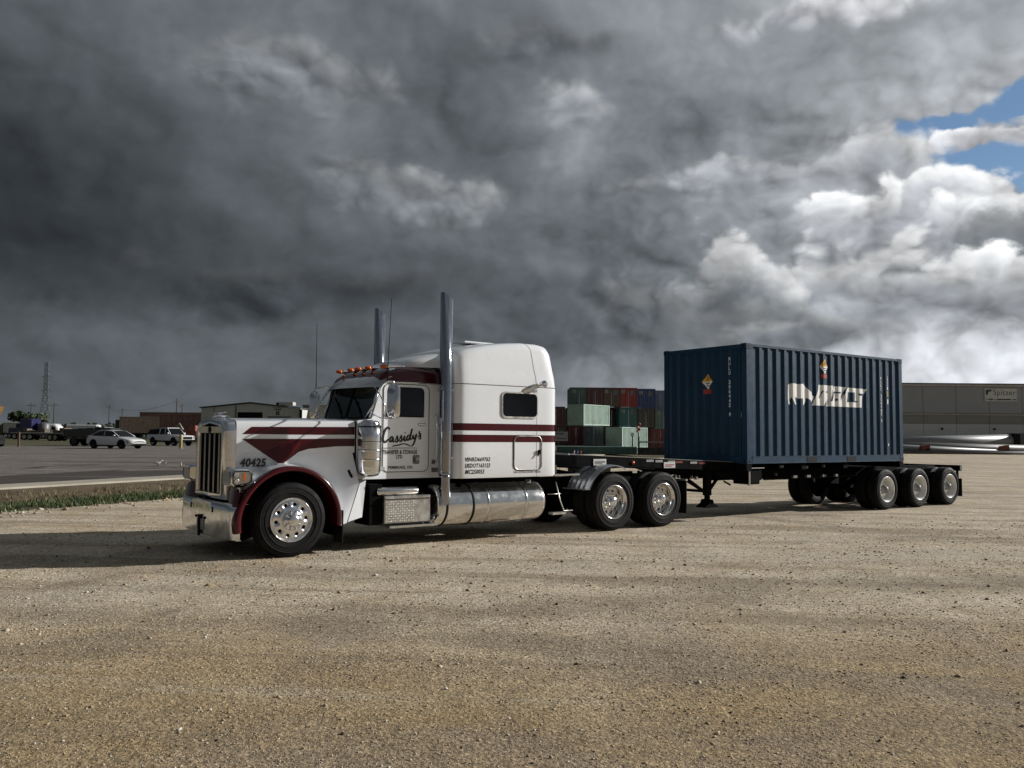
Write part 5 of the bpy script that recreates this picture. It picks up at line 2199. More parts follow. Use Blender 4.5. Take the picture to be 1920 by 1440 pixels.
def pickup(loc, rz, paint, label, cover=True, rimm=ALLOY, group=None):
    c = thing('parked_pickup', label, 'pickup truck', loc, rz, group)
    mb = MB()
    loft_body(mb, [(-2.75, .86, .58, .98, 1.10, .84), (-2.6, .90, .52, 1.0, 1.12, .86), (-1.0, .92, .46, 1.0, 1.12, .88), (0, .92, .42, 1.0, 1.12, .86), (1.0, .92, .42, 1.0, 1.10, .84), (1.15, .92, .42, .98, 1.10, .84), (2.2, .90, .46, .92, 1.04, .80), (2.6, .84, .50, .88, 1.0, .74), (2.68, .76, .54, .84, .94, .68)])
    mb.build('body', paint, c, auto=50)
    mb = MB()
    mb.add([(-.80, -.74, 1.12), (-.72, -.66, 1.70), (.35, -.66, 1.70), (1.02, -.76, 1.12), (-.80, .74, 1.12), (-.72, .66, 1.70), (.35, .66, 1.70), (1.02, .76, 1.12)],
           [(0, 1, 2, 3), (4, 7, 6, 5), (3, 2, 6, 7), (0, 4, 5, 1)])
    mb.build('window', GLASS, c)
    mb = MB()
    mb.box(-.74, .38, -.68, .68, 1.69, 1.77, .03)
    for s_ in (1, -1):
        mb.tube([(1.05, -s_ * .775, 1.12), (.37, -s_ * .675, 1.71)], .035, 6)
        mb.tube([(-.82, -s_ * .755, 1.12), (-.73, -s_ * .675, 1.71)], .06, 6)
        mb.tube([(.12, -s_ * .755, 1.12), (.08, -s_ * .675, 1.71)], .04, 6)
        mb.box(.75, .92, -s_ * .84, -s_ * 1.0, 1.13, 1.30, .03)
    mb.build('roof', paint, c)
    mb = MB()
    if cover:
        loft_body(mb, [(-2.68, .80, 1.10, 1.25, 1.40, .70), (-2.5, .84, 1.10, 1.3, 1.60, .72), (-1.0, .84, 1.10, 1.3, 1.68, .72), (-.82, .82, 1.10, 1.3, 1.68, .70)])
    mb.box(-2.6, -.9, -.80, .80, 1.105, 1.135)
    mb.build('bed_cover', SEAM, c)
    mb = MB()
    arches(mb, (-1.65, 1.70), .92, .40)
    mb.box(2.62, 2.76, -.86, .86, .46, .62, .03)
    mb.box(-1.2, 1.2, -.90, .90, .36, .46)
    mb.box(2.66, 2.70, -.50, .50, .66, .90)
    mb.build('wheel_arch_trim', SEAM, c)
    mb = MB()
    for s_ in (1, -1):
        mb.box(2.50, 2.70, -s_ * .58, -s_ * .86, .72, .90, .03)
    mb.build('headlight', CLEAR, c)
    for x in (-1.65, 1.70):
        small_wheel(c, x, -.92, .40, .26, 1, rimm)
        small_wheel(c, x, .92, .40, .26, -1, rimm)
    return c


def P3(px, d, dz=0.):
    x = at(px, d)
    return (x, d, zg(x, d) + dz)


sedan(P3(221, 67), R(-22), CARWHITE, 'white fastback sedan with dark wheels parked on the damp yard')
pickup(P3(323, 84), R(-34), CARWHITE, 'white double-cab pickup with black bed cover beside the yellow post')
pickup(P3(200, 82), R(-10), CARSILVER, 'silver pickup with black bed cover partly hidden behind the white sedan', rimm=DARKALLOY)
# black flatbed truck left of the sedan
fb_ = thing('flatbed_truck', 'black stake-bed truck parked just left of the white sedan', 'truck', P3(172, 78), R(-6))
mb = MB()
mb.box(-1.9, 1.6, -1.0, 1.0, .62, .78, .02)
mb.box(-1.95, 1.65, -1.05, -.99, .85, 1.55, .02)
mb.box(-1.95, 1.65, .99, 1.05, .85, 1.55, .02)
mb.box(-1.95, -1.89, -1.0, 1.0, .85, 1.55, .02)
mb.box(1.59, 1.65, -1.0, 1.0, .85, 1.55, .02)
mb.box(-1.8, 1.5, -.9, .9, .80, 1.45)
mb.build('bed', CARBLACK, fb_)
mb = MB()
mb.box(1.75, 3.1, -.95, .95, .5, 1.15, .1)
mb.box(1.75, 2.5, -.85, .85, 1.1, 1.65, .12)
mb.build('cab', CARBLACK, fb_)
for x in (-1.0, 2.6):
    small_wheel(fb_, x, -.95, .42, .3, 1, DARKALLOY)
    small_wheel(fb_, x, .95, .42, .3, -1, DARKALLOY)

# dark car whose tail enters the frame on the left
dk = sedan((-36.2, 56.3, zg(-36, 56)), R(176), CARBLACK, 'dark car cut off by the left edge of the frame, near the damp yard')

# posts
def post(px, d, h, r_, m, label, name='bollard', cap=None):
    t_ = thing(name, label, 'post', P3(px, d))
    mb = MB()
    mb.lathe([(r_, 0), (r_, h - .04), (r_ * .8, h - .01), (.001, h)], axis='Z', n=14)
    mb.build('tube', m, t_)
    mb = MB()
    mb.lathe([(r_ * 1.6, .0), (r_ * 1.6, .04), (r_, .05)], axis='Z', n=14)
    mb.build('base_collar', m, t_)
    return t_


post(341.5, 70, 1.15, .13, mat('bollard_yellow', (.26, .22, .07), .6, var=.3, dirt=(.12, .1, .06)), 'faded yellow bollard beside the white pickup')
post(38.5, 72, 1.25, .09, mat('rusty_post', (.09, .045, .025), .7, var=.3, dirt=(.08, .06, .04)), 'rust brown post standing at the edge of the yard, below the blue truck')

# birds resting on the damp yard
birds = []
for i, (px, d, lab) in enumerate(((299.5, 41, 'leftmost and largest white bird resting on the damp yard'), (312, 41.5, 'white bird close beside the leftmost one on the damp yard'), (342.5, 40.5, 'thin white bird on the damp yard, third from the left'), (357, 37.5, 'white bird on the damp yard nearest the truck grille'))):
    if i == 0:
        b_ = thing('bird', lab, 'bird', P3(px, d), .3, 'white birds resting on the damp yard')
        mb = MB()
        mb.tube([(-.20, 0, .13), (-.12, 0, .15), (-.02, 0, .16), (.08, 0, .17), (.13, 0, .22), (.16, 0, .27), (.20, 0, .28), (.26, 0, .27)], [.005, .035, .065, .05, .03, .03, .028, .004], 10)
        mb.build('body', mat('bird_white', (.75, .75, .73), .7), b_)
        mb = MB()
        mb.cyl((0, .02, 0), (0, .02, .12), .006)
        mb.cyl((0, -.02, 0), (0, -.02, .12), .006)
        mb.build('leg', SEAM, b_)
    else:
        b_ = copy_tree(birds[0])
        b_.location = P3(px, d)
        b_.rotation_euler = (0, 0, random.uniform(-1.5, 1.5))
        b_.scale = (.8, .8, .8)
        b_['label'] = lab
    birds.append(b_)

# blue sleeper tractor among the parked equipment
def far_tractor(loc, rz, col, label, ln=1.0):
    t_ = thing('parked_tractor', label, 'truck', loc, rz)
    mb = MB()
    mb.box(-1.6, .9, -1.15, 1.15, 1.0, 3.5, .12)
    mb.box(.9, 1.9, -1.0, 1.0, 1.0, 2.7, .12)
    mb.build('sleeper', col, t_)
    mb = MB()
    mb.box(1.9, 3.8, -.75, .75, 1.0, 1.95, .15)
    mb.build('hood', col, t_)
    mb = MB()
    mb.box(3.8, 3.9, -.65, .65, .9, 1.9, .03)
    mb.box(3.85, 4.05, -1.15, 1.15, .4, .75, .03)
    mb.build('grille', CHROME, t_)
    mb = MB()
    mb.add([(1.92, -.85, 2.0), (1.75, -.85, 2.6), (1.75, .85, 2.6), (1.92, .85, 2.0)], [(0, 1, 2, 3)])
    mb.box(1.0, 1.7, -1.02, 1.02, 2.0, 2.5)
    mb.build('window', GLASS, t_)
    mb = MB()
    mb.box(-5.0, 3.6, -.45, .45, .7, .95)
    mb.build('frame', BLACK, t_)
    mb = MB()
    for s_ in (1, -1):
        mb.lathe([(.02, -.4), (.32, -.38), (.32, 1.2), (.02, 1.22)], c=(0, -s_ * .95, .62), axis='X', n=20)
    mb.build('fuel_tank', CHROME, t_)
    for x in (3.0, -3.0, -4.3):
        small_wheel(t_, x, -1.15, .5, .35, 1, ALLOY)
        small_wheel(t_, x, 1.15, .5, .35, -1, ALLOY)
    return t_


NAVY = mat('truck_navy', (.009, .009, .075), .3, coat=.7)
far_tractor(P3(56, 150), R(165), NAVY, 'dark blue sleeper tractor parked far left under the tree')
# grey box behind it
gb = thing('box_trailer', 'weathered greenish grey box trailer left of the dark blue tractor', 'trailer', P3(34, 156), R(20))
mb = MB()
mb.box(-2.0, 2.0, -1.2, 1.2, 1.0, 2.9, .04)
mb.build('box', mat('weathered_grey', (.20, .20, .17), .7, var=.2), gb)
mb = MB()
mb.box(-2.1, 2.1, -1.1, 1.1, .7, .98)
mb.build('frame', BLACK, gb)
for x in (-1.3, 1.2):
    small_wheel(gb, x, -1.1, .5, .3, 1, ALLOY)
    small_wheel(gb, x, 1.1, .5, .3, -1, ALLOY)
# white van, flatbed trailers, stacked steel
def flat_trailer(loc, rz, ln, label, load=None):
    t_ = thing('flat_trailer', label, 'trailer', loc, rz, None)
    mb = MB()
    mb.box(-ln / 2, ln / 2, -1.2, 1.2, .95, 1.12, .02)
    mb.box(-ln / 2, ln / 2, -.5, .5, .7, .95)
    mb.build('deck', mat('trailer_grey', (.28, .28, .27), .6, var=.2, dirt=(.1, .08, .05)), t_)
    for x in (-ln * .38, -ln * .27):
        small_wheel(t_, x, -1.2, .5, .3, 1, ALLOY)
        small_wheel(t_, x, 1.2, .5, .3, -1, ALLOY)
    if load:
        mb = MB()
        for i in range(5):
            x = -ln * .35 + i * ln * .15
            mb.box(x, x + ln * .12, -.9, .9, 1.13, 1.13 + random.uniform(.3, 1.0), .03)
        mb.build('deck_cargo', load, t_)
    return t_


SCRAP = mat('scrap_brown', (.12, .095, .075), .8, var=.5, vscale=1.2)
flat_trailer(P3(92, 128), R(4), 7.5, 'pale grey flatbed trailer below the white van, in front of the steel tower', None)
flat_trailer(P3(136, 118), R(-3), 6.0, 'low flatbed trailer with brown junk on it, left of the black stake-bed truck', SCRAP)
flat_trailer(P3(64, 138), R(6), 6.0, 'flatbed trailer with brown junk next to the dark blue tractor', SCRAP)
vn = thing('cargo_van', 'white cargo van standing behind the flatbed trailers', 'van', P3(99, 170), R(-8))
mb = MB()
loft_body(mb, [(-2.7, .95, .5, 1.4, 2.75, .8), (-2.6, 1.0, .4, 1.4, 2.85, .85), (1.2, 1.0, .4, 1.4, 2.85, .85), (1.9, 1.0, .4, 1.3, 2.2, .8), (2.1, .98, .4, 1.2, 1.5, .8), (2.9, .9, .45, 1.0, 1.2, .7)])
mb.build('body', CARWHITE, vn)
mb = MB()
mb.add([(2.08, -.82, 1.55), (1.35, -.82, 2.65), (1.35, .82, 2.65), (2.08, .82, 1.55)], [(0, 1, 2, 3)])
mb.box(.7, 1.5, -1.01, 1.01, 1.6, 2.3)
mb.build('window', GLASS, vn)
for x in (-1.7, 2.0):
    small_wheel(vn, x, -.98, .38, .25, 1, ALLOY)
    small_wheel(vn, x, .98, .38, .25, -1, ALLOY)
bx_ = thing('white_trailer', 'long white travel trailer behind the silver pickup', 'trailer', P3(164, 190), R(3))
mb = MB()
mb.box(-4, 2.8, -1.2, 1.2, 1.6, 2.9, .2)
mb.build('body', CARWHITE, bx_)
mb = MB()
mb.box(-3.9, 2.7, -1.1, 1.1, .8, 1.6, .02)
mb.build('chassis', BLACK, bx_)
# dull tank on legs
tk = thing('storage_tank', 'dull grey cylindrical storage tank standing left of the white cargo van', 'tank', P3(84, 150), 0)
mb = MB()
mb.lathe([(.02, 0), (1.0, .02), (1.0, 2.6), (.7, 2.85), (.02, 2.95)], axis='Z', n=24)
mb.build('shell', mat('tank_grey', (.13, .13, .135), .5, .3), tk)
mb = MB()
mb.cyl((0, 0, 2.9), (0, 0, 3.2), .15)
mb.build('vent', BLACK, tk)
# orange dump bed poking in at the left edge
od = thing('dump_truck', 'orange dump truck bed cut off by the left edge of the frame', 'truck', (-67.6, 110, zg(-67.6, 110)), 0)
mb = MB()
mb.prism([(-4, 1.9), (.2, 2.3), (1.05, 4.5), (-4.2, 4.2)], -1.2, 1.2)
mb.build('bed', mat('machine_orange', (.24, .12, .02), .5, var=.3), od)
mb = MB()
mb.box(-4, .2, -1.0, 1.0, .8, 1.2)
mb.box(-1.9, -1.5, -.2, .2, 1.2, 2.2)
mb.build('frame', BLACK, od)
for x in (-3.2, -1.9, -.3):
    small_wheel(od, x, -1.1, .5, .3, 1, DARKALLOY)
    small_wheel(od, x, 1.1, .5, .3, -1, DARKALLOY)


# --- rust-brown freight cars
def freight_car(x0, y0, ln, h, ang, col, label, nribs):
    t_ = thing('freight_car', label, 'rail car', (x0, y0, zg(x0, y0)), ang, 'freight cars beyond the white pickup')
    mb = MB()
    mb.box(-ln / 2, ln / 2, -1.5, 1.5, 1.1, h, .02)
    mb.build('body', col, t_)
    for i in range(nribs + 1):
        x = -ln / 2 + .1 + (ln - .3) * i / nribs
        mb = MB()
        mb.box(x, x + .14, -1.62, -1.5, 1.1, h + .02)
        mb.build('rib', col, t_)
    mb = MB()
    mb.box(-ln / 2 - .05, ln / 2 + .05, -1.66, 1.66, h, h + .14, .02)
    mb.build('top_sill', col, t_)
    mb = MB()
    mb.box(-ln / 2, ln / 2, -1.2, 1.2, .75, 1.1)
    mb.build('underframe', BLACK, t_)
    for x in (-ln / 2 + 1.6, -ln / 2 + 3.2, ln / 2 - 3.2, ln / 2 - 1.6):
        small_wheel(t_, x, -.8, .45, .15, 1, BLACK)
        small_wheel(t_, x, .8, .45, .15, -1, BLACK)


RUST = [mat('rust_tan', (.52, .40, .31), .8, var=.3, dirt=(.10, .06, .04)), mat('rust_red', (.36, .20, .15), .8, var=.3, dirt=(.07, .04, .03)), mat('rust_dark', (.24, .15, .12), .8, var=.3)]
freight_car(at(290, 190), 190, 14, 4.6, R(2), RUST[0], 'tan ribbed freight car directly above the white pickup', 16)
freight_car(at(358, 182), 182, 12, 5.0, R(-2), RUST[1], 'red-brown freight car ending at the warehouse corner', 10)
freight_car(at(330, 205), 205, 16, 6.0, R(0), RUST[2], 'darker taller freight car whose top shows behind the two others', 10)
dm = thing('green_tarp_stack', 'dark green covered stack left of the tan freight car', 'stack', P3(247, 200), 0)
mb = MB()
mb.box(-3.2, 3.6, -1.2, 1.2, 0, 4.2, .15)
mb.build('cover', mat('tarp_green', (.015, .025, .018), .7), dm)
mb = MB()
mb.box(-3.4, 3.8, -1.4, 1.4, -.3, .0)
mb.build('pallet', SEAM, dm)
rm = thing('red_machine', 'small red and white machinery between the white pickup and the truck grille', 'machine', P3(362, 120), R(-10))
mb = MB()
mb.box(-1.4, 1.2, -.8, .8, .6, 1.5, .08)
mb.box(-.2, .9, -.7, .7, 1.5, 2.3, .08)
mb.build('body', mat('machine_red', (.30, .09, .06), .5, var=.5, vscale=2), rm)
mb = MB()
mb.tube([(-1.2, 0, 1.4), (-2.0, 0, 2.6), (-2.8, 0, 1.6)], .12, 8)
mb.build('boom', mat('machine_cream', (.5, .45, .36), .5), rm)
for x in (-.9, .8):
    small_wheel(rm, x, -.75, .5, .3, 1, DARKALLOY)
    small_wheel(rm, x, .75, .5, .3, -1, DARKALLOY)

# --- low hedge / tree band along the horizon


def foliage(mb, n, cx, cy, cz, rx, ry, rz, s_, mi=0):
    for i in range(n):
        v = rng.normal(0, 1, 3)
        v /= np.linalg.norm(v)
        r_ = rng.uniform(.25, 1.) ** .5
        p = (cx + v[0] * rx * r_, cy + v[1] * ry * r_, cz + v[2] * rz * r_)
        a = rng.normal(0, 1, 3); a /= np.linalg.norm(a)
        b = np.cross(a, v); b /= np.linalg.norm(b) + 1e-6
        q = s_ * rng.uniform(.6, 1.4)
        mb.add([tuple(np.array(p) + a * q), tuple(np.array(p) + b * q), tuple(np.array(p) - a * q * .8), tuple(np.array(p) - b * q)], [(0, 1, 2, 3)], mi=int(rng.uniform() < .4))


LEAF = [mat('leaf_dark', (.030, .045, .016), .8, var=.3, vscale=1), mat('leaf_mid', (.055, .078, .026), .8, var=.3, vscale=1)]
tr_ = thing('tree', 'rounded green tree rising behind the dark blue tractor', 'tree', P3(62, 215), 0)
mb = MB()
for i in range(9):
    foliage(mb, 150, random.uniform(-4, 4), random.uniform(-2, 2), random.uniform(3.6, 5.6), 2.0, 1.8, 1.3, .35)
mb.build('crown', LEAF, tr_, fixn=False)
mb = MB()
mb.tube([(0, 0, -.3), (.1, 0, 2), (.6, 0, 4)], [.3, .22, .08], 8)
mb.tube([(.1, 0, 2), (-1.2, .3, 4)], [.16, .06], 6)
mb.build('trunk', SCRAP, tr_)
mb = MB()
for i in range(420):
    d = rng.uniform(280, 420)
    x = at(rng.uniform(-60, 1000), d)
    foliage(mb, 10, x, d, rng.uniform(.8, 3.4) * d / 330, 4.5, 4, 1.5, 1.2)
o = mb.build('treeline', LEAF, None, fixn=False)
tag(o, 'low dark green belt of brush along the horizon', None, None, 'stuff')
mb = MB()
for i in range(150):
    d = rng.uniform(205, 260)
    x = at(rng.uniform(-30, 380), d)
    mb.box(x - rng.uniform(1, 3.5), x + rng.uniform(1, 3.5), d - 1, d + 1, -.5, rng.uniform(1.0, 3.3), .05)
o = mb.build('scrap_heap', SCRAP, None)
tag(o, 'brown jumble of scrap and stored goods along the far side of the yard', None, None, 'stuff')

# --- steel lattice tower and utility poles
TW = thing('lattice_tower', 'tall pale steel lattice power tower on the left horizon', 'tower', P3(85, 560), .35)
GALV = mat('galvanised', (.20, .21, .22), .6, .1, var=.1)
mb = MB()
TH = 47.


def tw(z):
    return interp(z, [0, 28, 47], [3.4, 1.3, 1.0])


corners = [(-1, -1), (1, -1), (1, 1), (-1, 1)]
for a, b in corners:
    mb.tube([(a * tw(z), b * tw(z), z) for z in (0, 28, 47)], .22, 4, False)
zs = [0, 9, 17, 23, 28, 31, 34, 37, 40, 43.5, 47]
for z0, z1 in zip(zs[:-1], zs[1:]):
    for k in range(4):
        a, b = corners[k], corners[(k + 1) % 4]
        mb.tube([(a[0] * tw(z0), a[1] * tw(z0), z0), (b[0] * tw(z1), b[1] * tw(z1), z1)], .14, 4, False)
        mb.tube([(b[0] * tw(z0), b[1] * tw(z0), z0), (a[0] * tw(z1), a[1] * tw(z1), z1)], .14, 4, False)
        mb.tube([(a[0] * tw(z1), a[1] * tw(z1), z1), (b[0] * tw(z1), b[1] * tw(z1), z1)], .16, 4, False)
mb.build('mast', GALV, TW)
for z in (28, 37):
    mb = MB()
    mb.tube([(-3.2, 0, z + .2), (0, 0, z + .8), (3.2, 0, z + .2)], .14, 4, False)
    mb.tube([(-3.2, 0, z + .2), (3.2, 0, z)], .10, 4, False)
    mb.build('cross_arm', GALV, TW)
POLE = mat('pole_wood', (.055, .048, .042), .9)
proto_pole = None
pole_tops = []
for i, (px, d, h, lab) in enumerate(((59, 260, 10, 'thin utility pole left of the lattice tower'), (102, 270, 10.5, 'utility pole just right of the lattice tower'), (205.5, 300, 11, 'utility pole above the white sedan, left of its neighbour'),
                                     (230, 300, 9.8, 'shorter utility pole above the silver pickup'), (331.5, 250, 11.2, 'tall utility pole behind the freight cars'), (342, 262, 10.2, 'shorter utility pole close to the warehouse corner'))):
    if i == 0:
        proto_pole = thing('utility_pole', lab, 'pole', P3(px, d), 0, 'utility poles along the left horizon')
        mb = MB()
        mb.cyl((0, 0, -.5), (0, 0, 10), .19, .13, 8)
        mb.build('shaft', POLE, proto_pole)
        mb = MB()
        mb.box(-1.2, 1.2, -.08, .08, 9.1, 9.28)
        for x in (-1.1, -.5, .5, 1.1):
            mb.cyl((x, 0, 9.28), (x, 0, 9.5), .05, .03, 6)
        mb.build('cross_arm', POLE, proto_pole)
        p_ = proto_pole
    else:
        p_ = copy_tree(proto_pole)
        p_.location = P3(px, d)
        p_['label'] = lab
    p_.rotation_euler = (0, 0, .5 + .2 * i)
    p_.scale = (1, 1, h / 10)
    pole_tops.append(Vector((*P3(px, d)[:2], p_.location.z + .94 * h)))
for i in range(len(pole_tops) - 1):
    a, b = pole_tops[i], pole_tops[i + 1]
    pts = [a.lerp(b, t / 10) - Vector((0, 0, 1.2 * math.sin(math.pi * t / 10))) for t in range(11)]
    o = MB().tube(pts, .035, 4).build('power_line', POLE)
    tag(o, ('overhead wire from the leftmost pole to the pole by the lattice tower', 'long overhead wire crossing above the blue tractor and white van', 'short overhead wire between the two poles above the silver pickup', 'overhead wire running above the freight cars', 'short overhead wire between the two poles by the warehouse')[i], 'wire', 'overhead wires on the left horizon')

# --- grey warehouse with gable front behind the hood
WH = thing('warehouse', 'grey metal gable-roofed warehouse with an open dark bay, behind the hood', 'warehouse', (0, 0, 0), 0)
GW = mat('cladding_grey', (.60, .595, .55), .6, var=.06, vscale=.3)
ROOFM = mat('roof_trim_dark', (.10, .10, .10), .5, .2)
dW = 165.
zb = zg(at(470, dW), dW)


def zz(py, d, px=470):
    return CAM_H + d * math.tan(CAM_P) * 0 + (816.2 - CAM_R * (960 - px) - py) / 1591.2 * d


xl, xr, xa = at(378, dW), at(564, dW), at(470, dW)
ze1, za, ze2 = zz(766, dW), zz(756.5, dW), zz(766, dW)
mb = MB()
mb.prism([(xl, zb - .3), (xl, ze1), (xa, za), (xr, ze2), (xr, zb - .3)], dW, dW + 30)
mb.build('wall', GW, WH)
mb = MB()
mb.add([(xl - .3, dW - .3, ze1 + .02), (xa, dW - .3, za + .1), (xa, dW + 30, za + .1), (xl - .3, dW + 30, ze1 + .02), (xr + .3, dW - .3, ze2 + .02), (xr + .3, dW + 30, ze2 + .02),
        (xl - .3, dW - .3, ze1 + .22), (xa, dW - .3, za + .30), (xa, dW + 30, za + .30), (xl - .3, dW + 30, ze1 + .22), (xr + .3, dW - .3, ze2 + .22), (xr + .3, dW + 30, ze2 + .22)],
       [(0, 1, 7, 6), (1, 4, 10, 7), (6, 7, 8, 9), (7, 10, 11, 8), (0, 6, 9, 3), (4, 5, 11, 10)])
mb.build('roof', ROOFM, WH)
# cladding panels with joints
npan = 18
pw = (xr - xl) / npan
for i in range(npan):
    a, b = xl + i * pw + .03, xl + (i + 1) * pw - .03
    mid_ = (a + b) / 2
    ztop = lambda x: ze1 + (za - ze1) * (x - xl) / (xa - xl) if x < xa else ze2 + (za - ze2) * (xr - x) / (xr - xa)
    mb = MB()
    mb.prism([(a, zb), (a, ztop(a) - .05), (b, ztop(b) - .05), (b, zb)], dW - .05, dW - .002)
    mb.build('panel', GW, WH)
ox0, ox1 = at(446.5, dW), at(493, dW)
mb = MB()
mb.box(ox0, ox1, dW - .10, dW - .052, zb, zz(773, dW))
mb.build('bay_opening', SEAM, WH)
mb = MB()
mb.box(at(502, dW), at(547, dW), dW - .12, dW - .052, zz(781.5, dW) - .0, zz(780.3, dW))
mb.box(at(504, dW), at(545, dW), dW - .09, dW - .052, zb, zz(781.5, dW))
mb.build('roller_door', mat('door_dark_grey', (.14, .14, .13), .5), WH)
mb = MB()
mb.box(at(442.5, dW), at(444, dW), dW - .2, dW - .052, zb, zz(761, dW))
mb.box(at(402, dW), at(402.8, dW), dW - .15, dW - .052, zz(772, dW), zz(763, dW))
mb.build('downpipe', ROOFM, WH)
mb = MB()
mb.box(at(563.5, dW), at(567.5, dW), dW - .6, dW - .06, zb, zz(765.5, dW))
mb.build('corner_post', SEAM, WH)
for px, py in ((551, 769.5), (554.5, 769.8), (566, 766)):
    mb = MB()
    mb.box(at(px - .9, dW), at(px + .9, dW), dW - .4 if px < 560 else dW - .9, dW - .05 if px < 560 else dW - .61, zz(py + 1.6, dW), zz(py - 1.2, dW))
    mb.build('wall_lamp', mat('lamp_white', (.7, .7, .68), .4), WH)
HV = thing('rooftop_unit', 'cream rooftop ventilation unit on the warehouse roof', 'vent unit', (at(539, 180), 180, 0), 0)
mb = MB()
mb.box(-1.55, 1.5, -1.2, 1.2, zz(760, 180), zz(753.5, 180), .04)
mb.build('casing', mat('cream_unit', (.50, .49, .42), .5), HV)
mb = MB()
mb.box(-2.1, -1.58, -1, 1, zz(760, 180), zz(754.5, 180), .04)
mb.build('duct', SEAM, HV)
mb = MB()
ex, ez = at(521, dW), zz(772, dW)
mb.box(ex - .95, ex + .75, dW - .09, dW - .054, ez + .78, ez + .86)
mb.box(ex - .60, ex + .75, dW - .09, dW - .054, ez + .38, ez + .62)
mb.box(ex - .30, ex + .02, dW - .09, dW - .054, ez - .60, ez + .20)
mb.box(ex + .10, ex + .38, dW - .09, dW - .054, ez - .60, ez + .20)
mb.build('wall_emblem', mat('faded_print', (.10, .09, .09), .6), WH)
# flat-roofed building to its right
SB_ = thing('flat_building', 'low flat-roofed dark grey building right of the warehouse', 'building', (0, 0, 0), 0)
mb = MB()
mb.box(at(568, 172), at(735, 172), 172, 195, zb - .3, zz(760.5, 172, 600))
mb.build('wall', mat('cladding_dark', (.36, .36, .33), .6, var=.1, vscale=.3), SB_)
mb = MB()
mb.box(at(567, 172), at(736, 172), 171.6, 195.4, zz(760.5, 172, 600), zz(759.2, 172, 600))
mb.build('parapet', mat('light_trim', (.38, .37, .33), .5), SB_)

# --- stacked containers seen between the sleeper and the trailer
SDEP = 114.
cols = {
    'green': (.085, .145, .120), 'maroon': (.120, .035, .035), 'brown': (.125, .070, .050), 'red': (.34, .035, .030), 'navy': (.045, .075, .21),
    'slate': (.20, .24, .36), 'rust': (.18, .070, .050), 'dgreen': (.075, .150, .120), 'pale': (.37, .50, .42), 'teal': (.055, .165, .150),
    'dbrown': (.095, .075, .058), 'sage': (.17, .24, .20), 'steel': (.14, .185, .20), 'dred': (.21, .050, .042)}


def stack_container(px0, row, col, label, ln=6.06, d=SDEP, rz=0., doors=True, w=2.438):
    h = 2.59
    x0 = at(px0, d)
    z0 = zg(x0, d) + row * (h + .02) + .0
    c = thing('stacked_container', label, 'container', (x0, d, z0), rz, 'containers stacked beyond the truck')
    m = mat('cont_' + col, cols[col], .55, var=.14, vscale=.8, dirt=(.06, .045, .03), dirtamt=.35, dscale=1.)
    mb = MB()
    bx = [.12 + .28 * i for i in range(int((ln - .24) / .28) + 1)]
    for x_ in (0.04, w - .04):
        sg = 1 if x_ < 1 else -1
        row_ = []
        for b in bx:
            row_ += [(x_, b), (x_, b + .08), (x_ + sg * .04, b + .14), (x_ + sg * .04, b + .22)]
        mb.grid([[(a, b, .14) for a, b in row_], [(a, b, h - .1) for a, b in row_]], False)
    mb.build('side_wall', m, c)
    mb = MB()
    for x_ in (0, w - .12):
        for y_ in (0, ln - .12):
            mb.box(x_, x_ + .12, y_, y_ + .12, 0, h)
        mb.box(x_, x_ + .12, .12, ln - .12, 0, .15)
        mb.box(x_, x_ + .12, .12, ln - .12, h - .1, h)
    for y_ in (0, ln - .1):
        mb.box(.12, w - .12, y_, y_ + .1, 0, .15)
        mb.box(.12, w - .12, y_, y_ + .1, h - .12, h)
    mb.build('frame', m, c)
    mb = MB()
    mb.box(.1, w - .1, .1, ln - .1, h - .06, h - .03)
    mb.build('roof', m, c)
    for k in range(2):
        mb = MB()
        a = .125 + k * (w / 2 - .12)
        mb.box(a, a + w / 2 - .135, .04, .07, .155, h - .125)
        for zq in (.62, 1.25, 1.88):
            mb.box(a + .06, a + w / 2 - .2, .028, .04, zq, zq + .1)
        mb.build('door_leaf', m, c)
        mb = MB()
        for q in (.28, .85):
            mb.cyl((a + q, .015, .15), (a + q, .015, h - .12), .03, n=6)
        mb.build('lock_rod', mat('rod_grey', (.22, .22, .21), .5), c)
    if col in ('green', 'red', 'teal', 'steel', 'navy', 'sage', 'brown'):
        mb = MB()
        mb.box(.25, .75, .018, .024, h - .75, h - .3)
        mb.build('door_marking', mat('marking_grey', (.30, .31, .30), .6, var=.7, vscale=8), c)
        mb = MB()
        mb.box(w - 1.0, w - .45, .018, .024, h - 1.0, h - .35)
        mb.build('door_marking', mat('marking_dull', (.16, .17, .17), .6, var=.8, vscale=10), c)
    return c


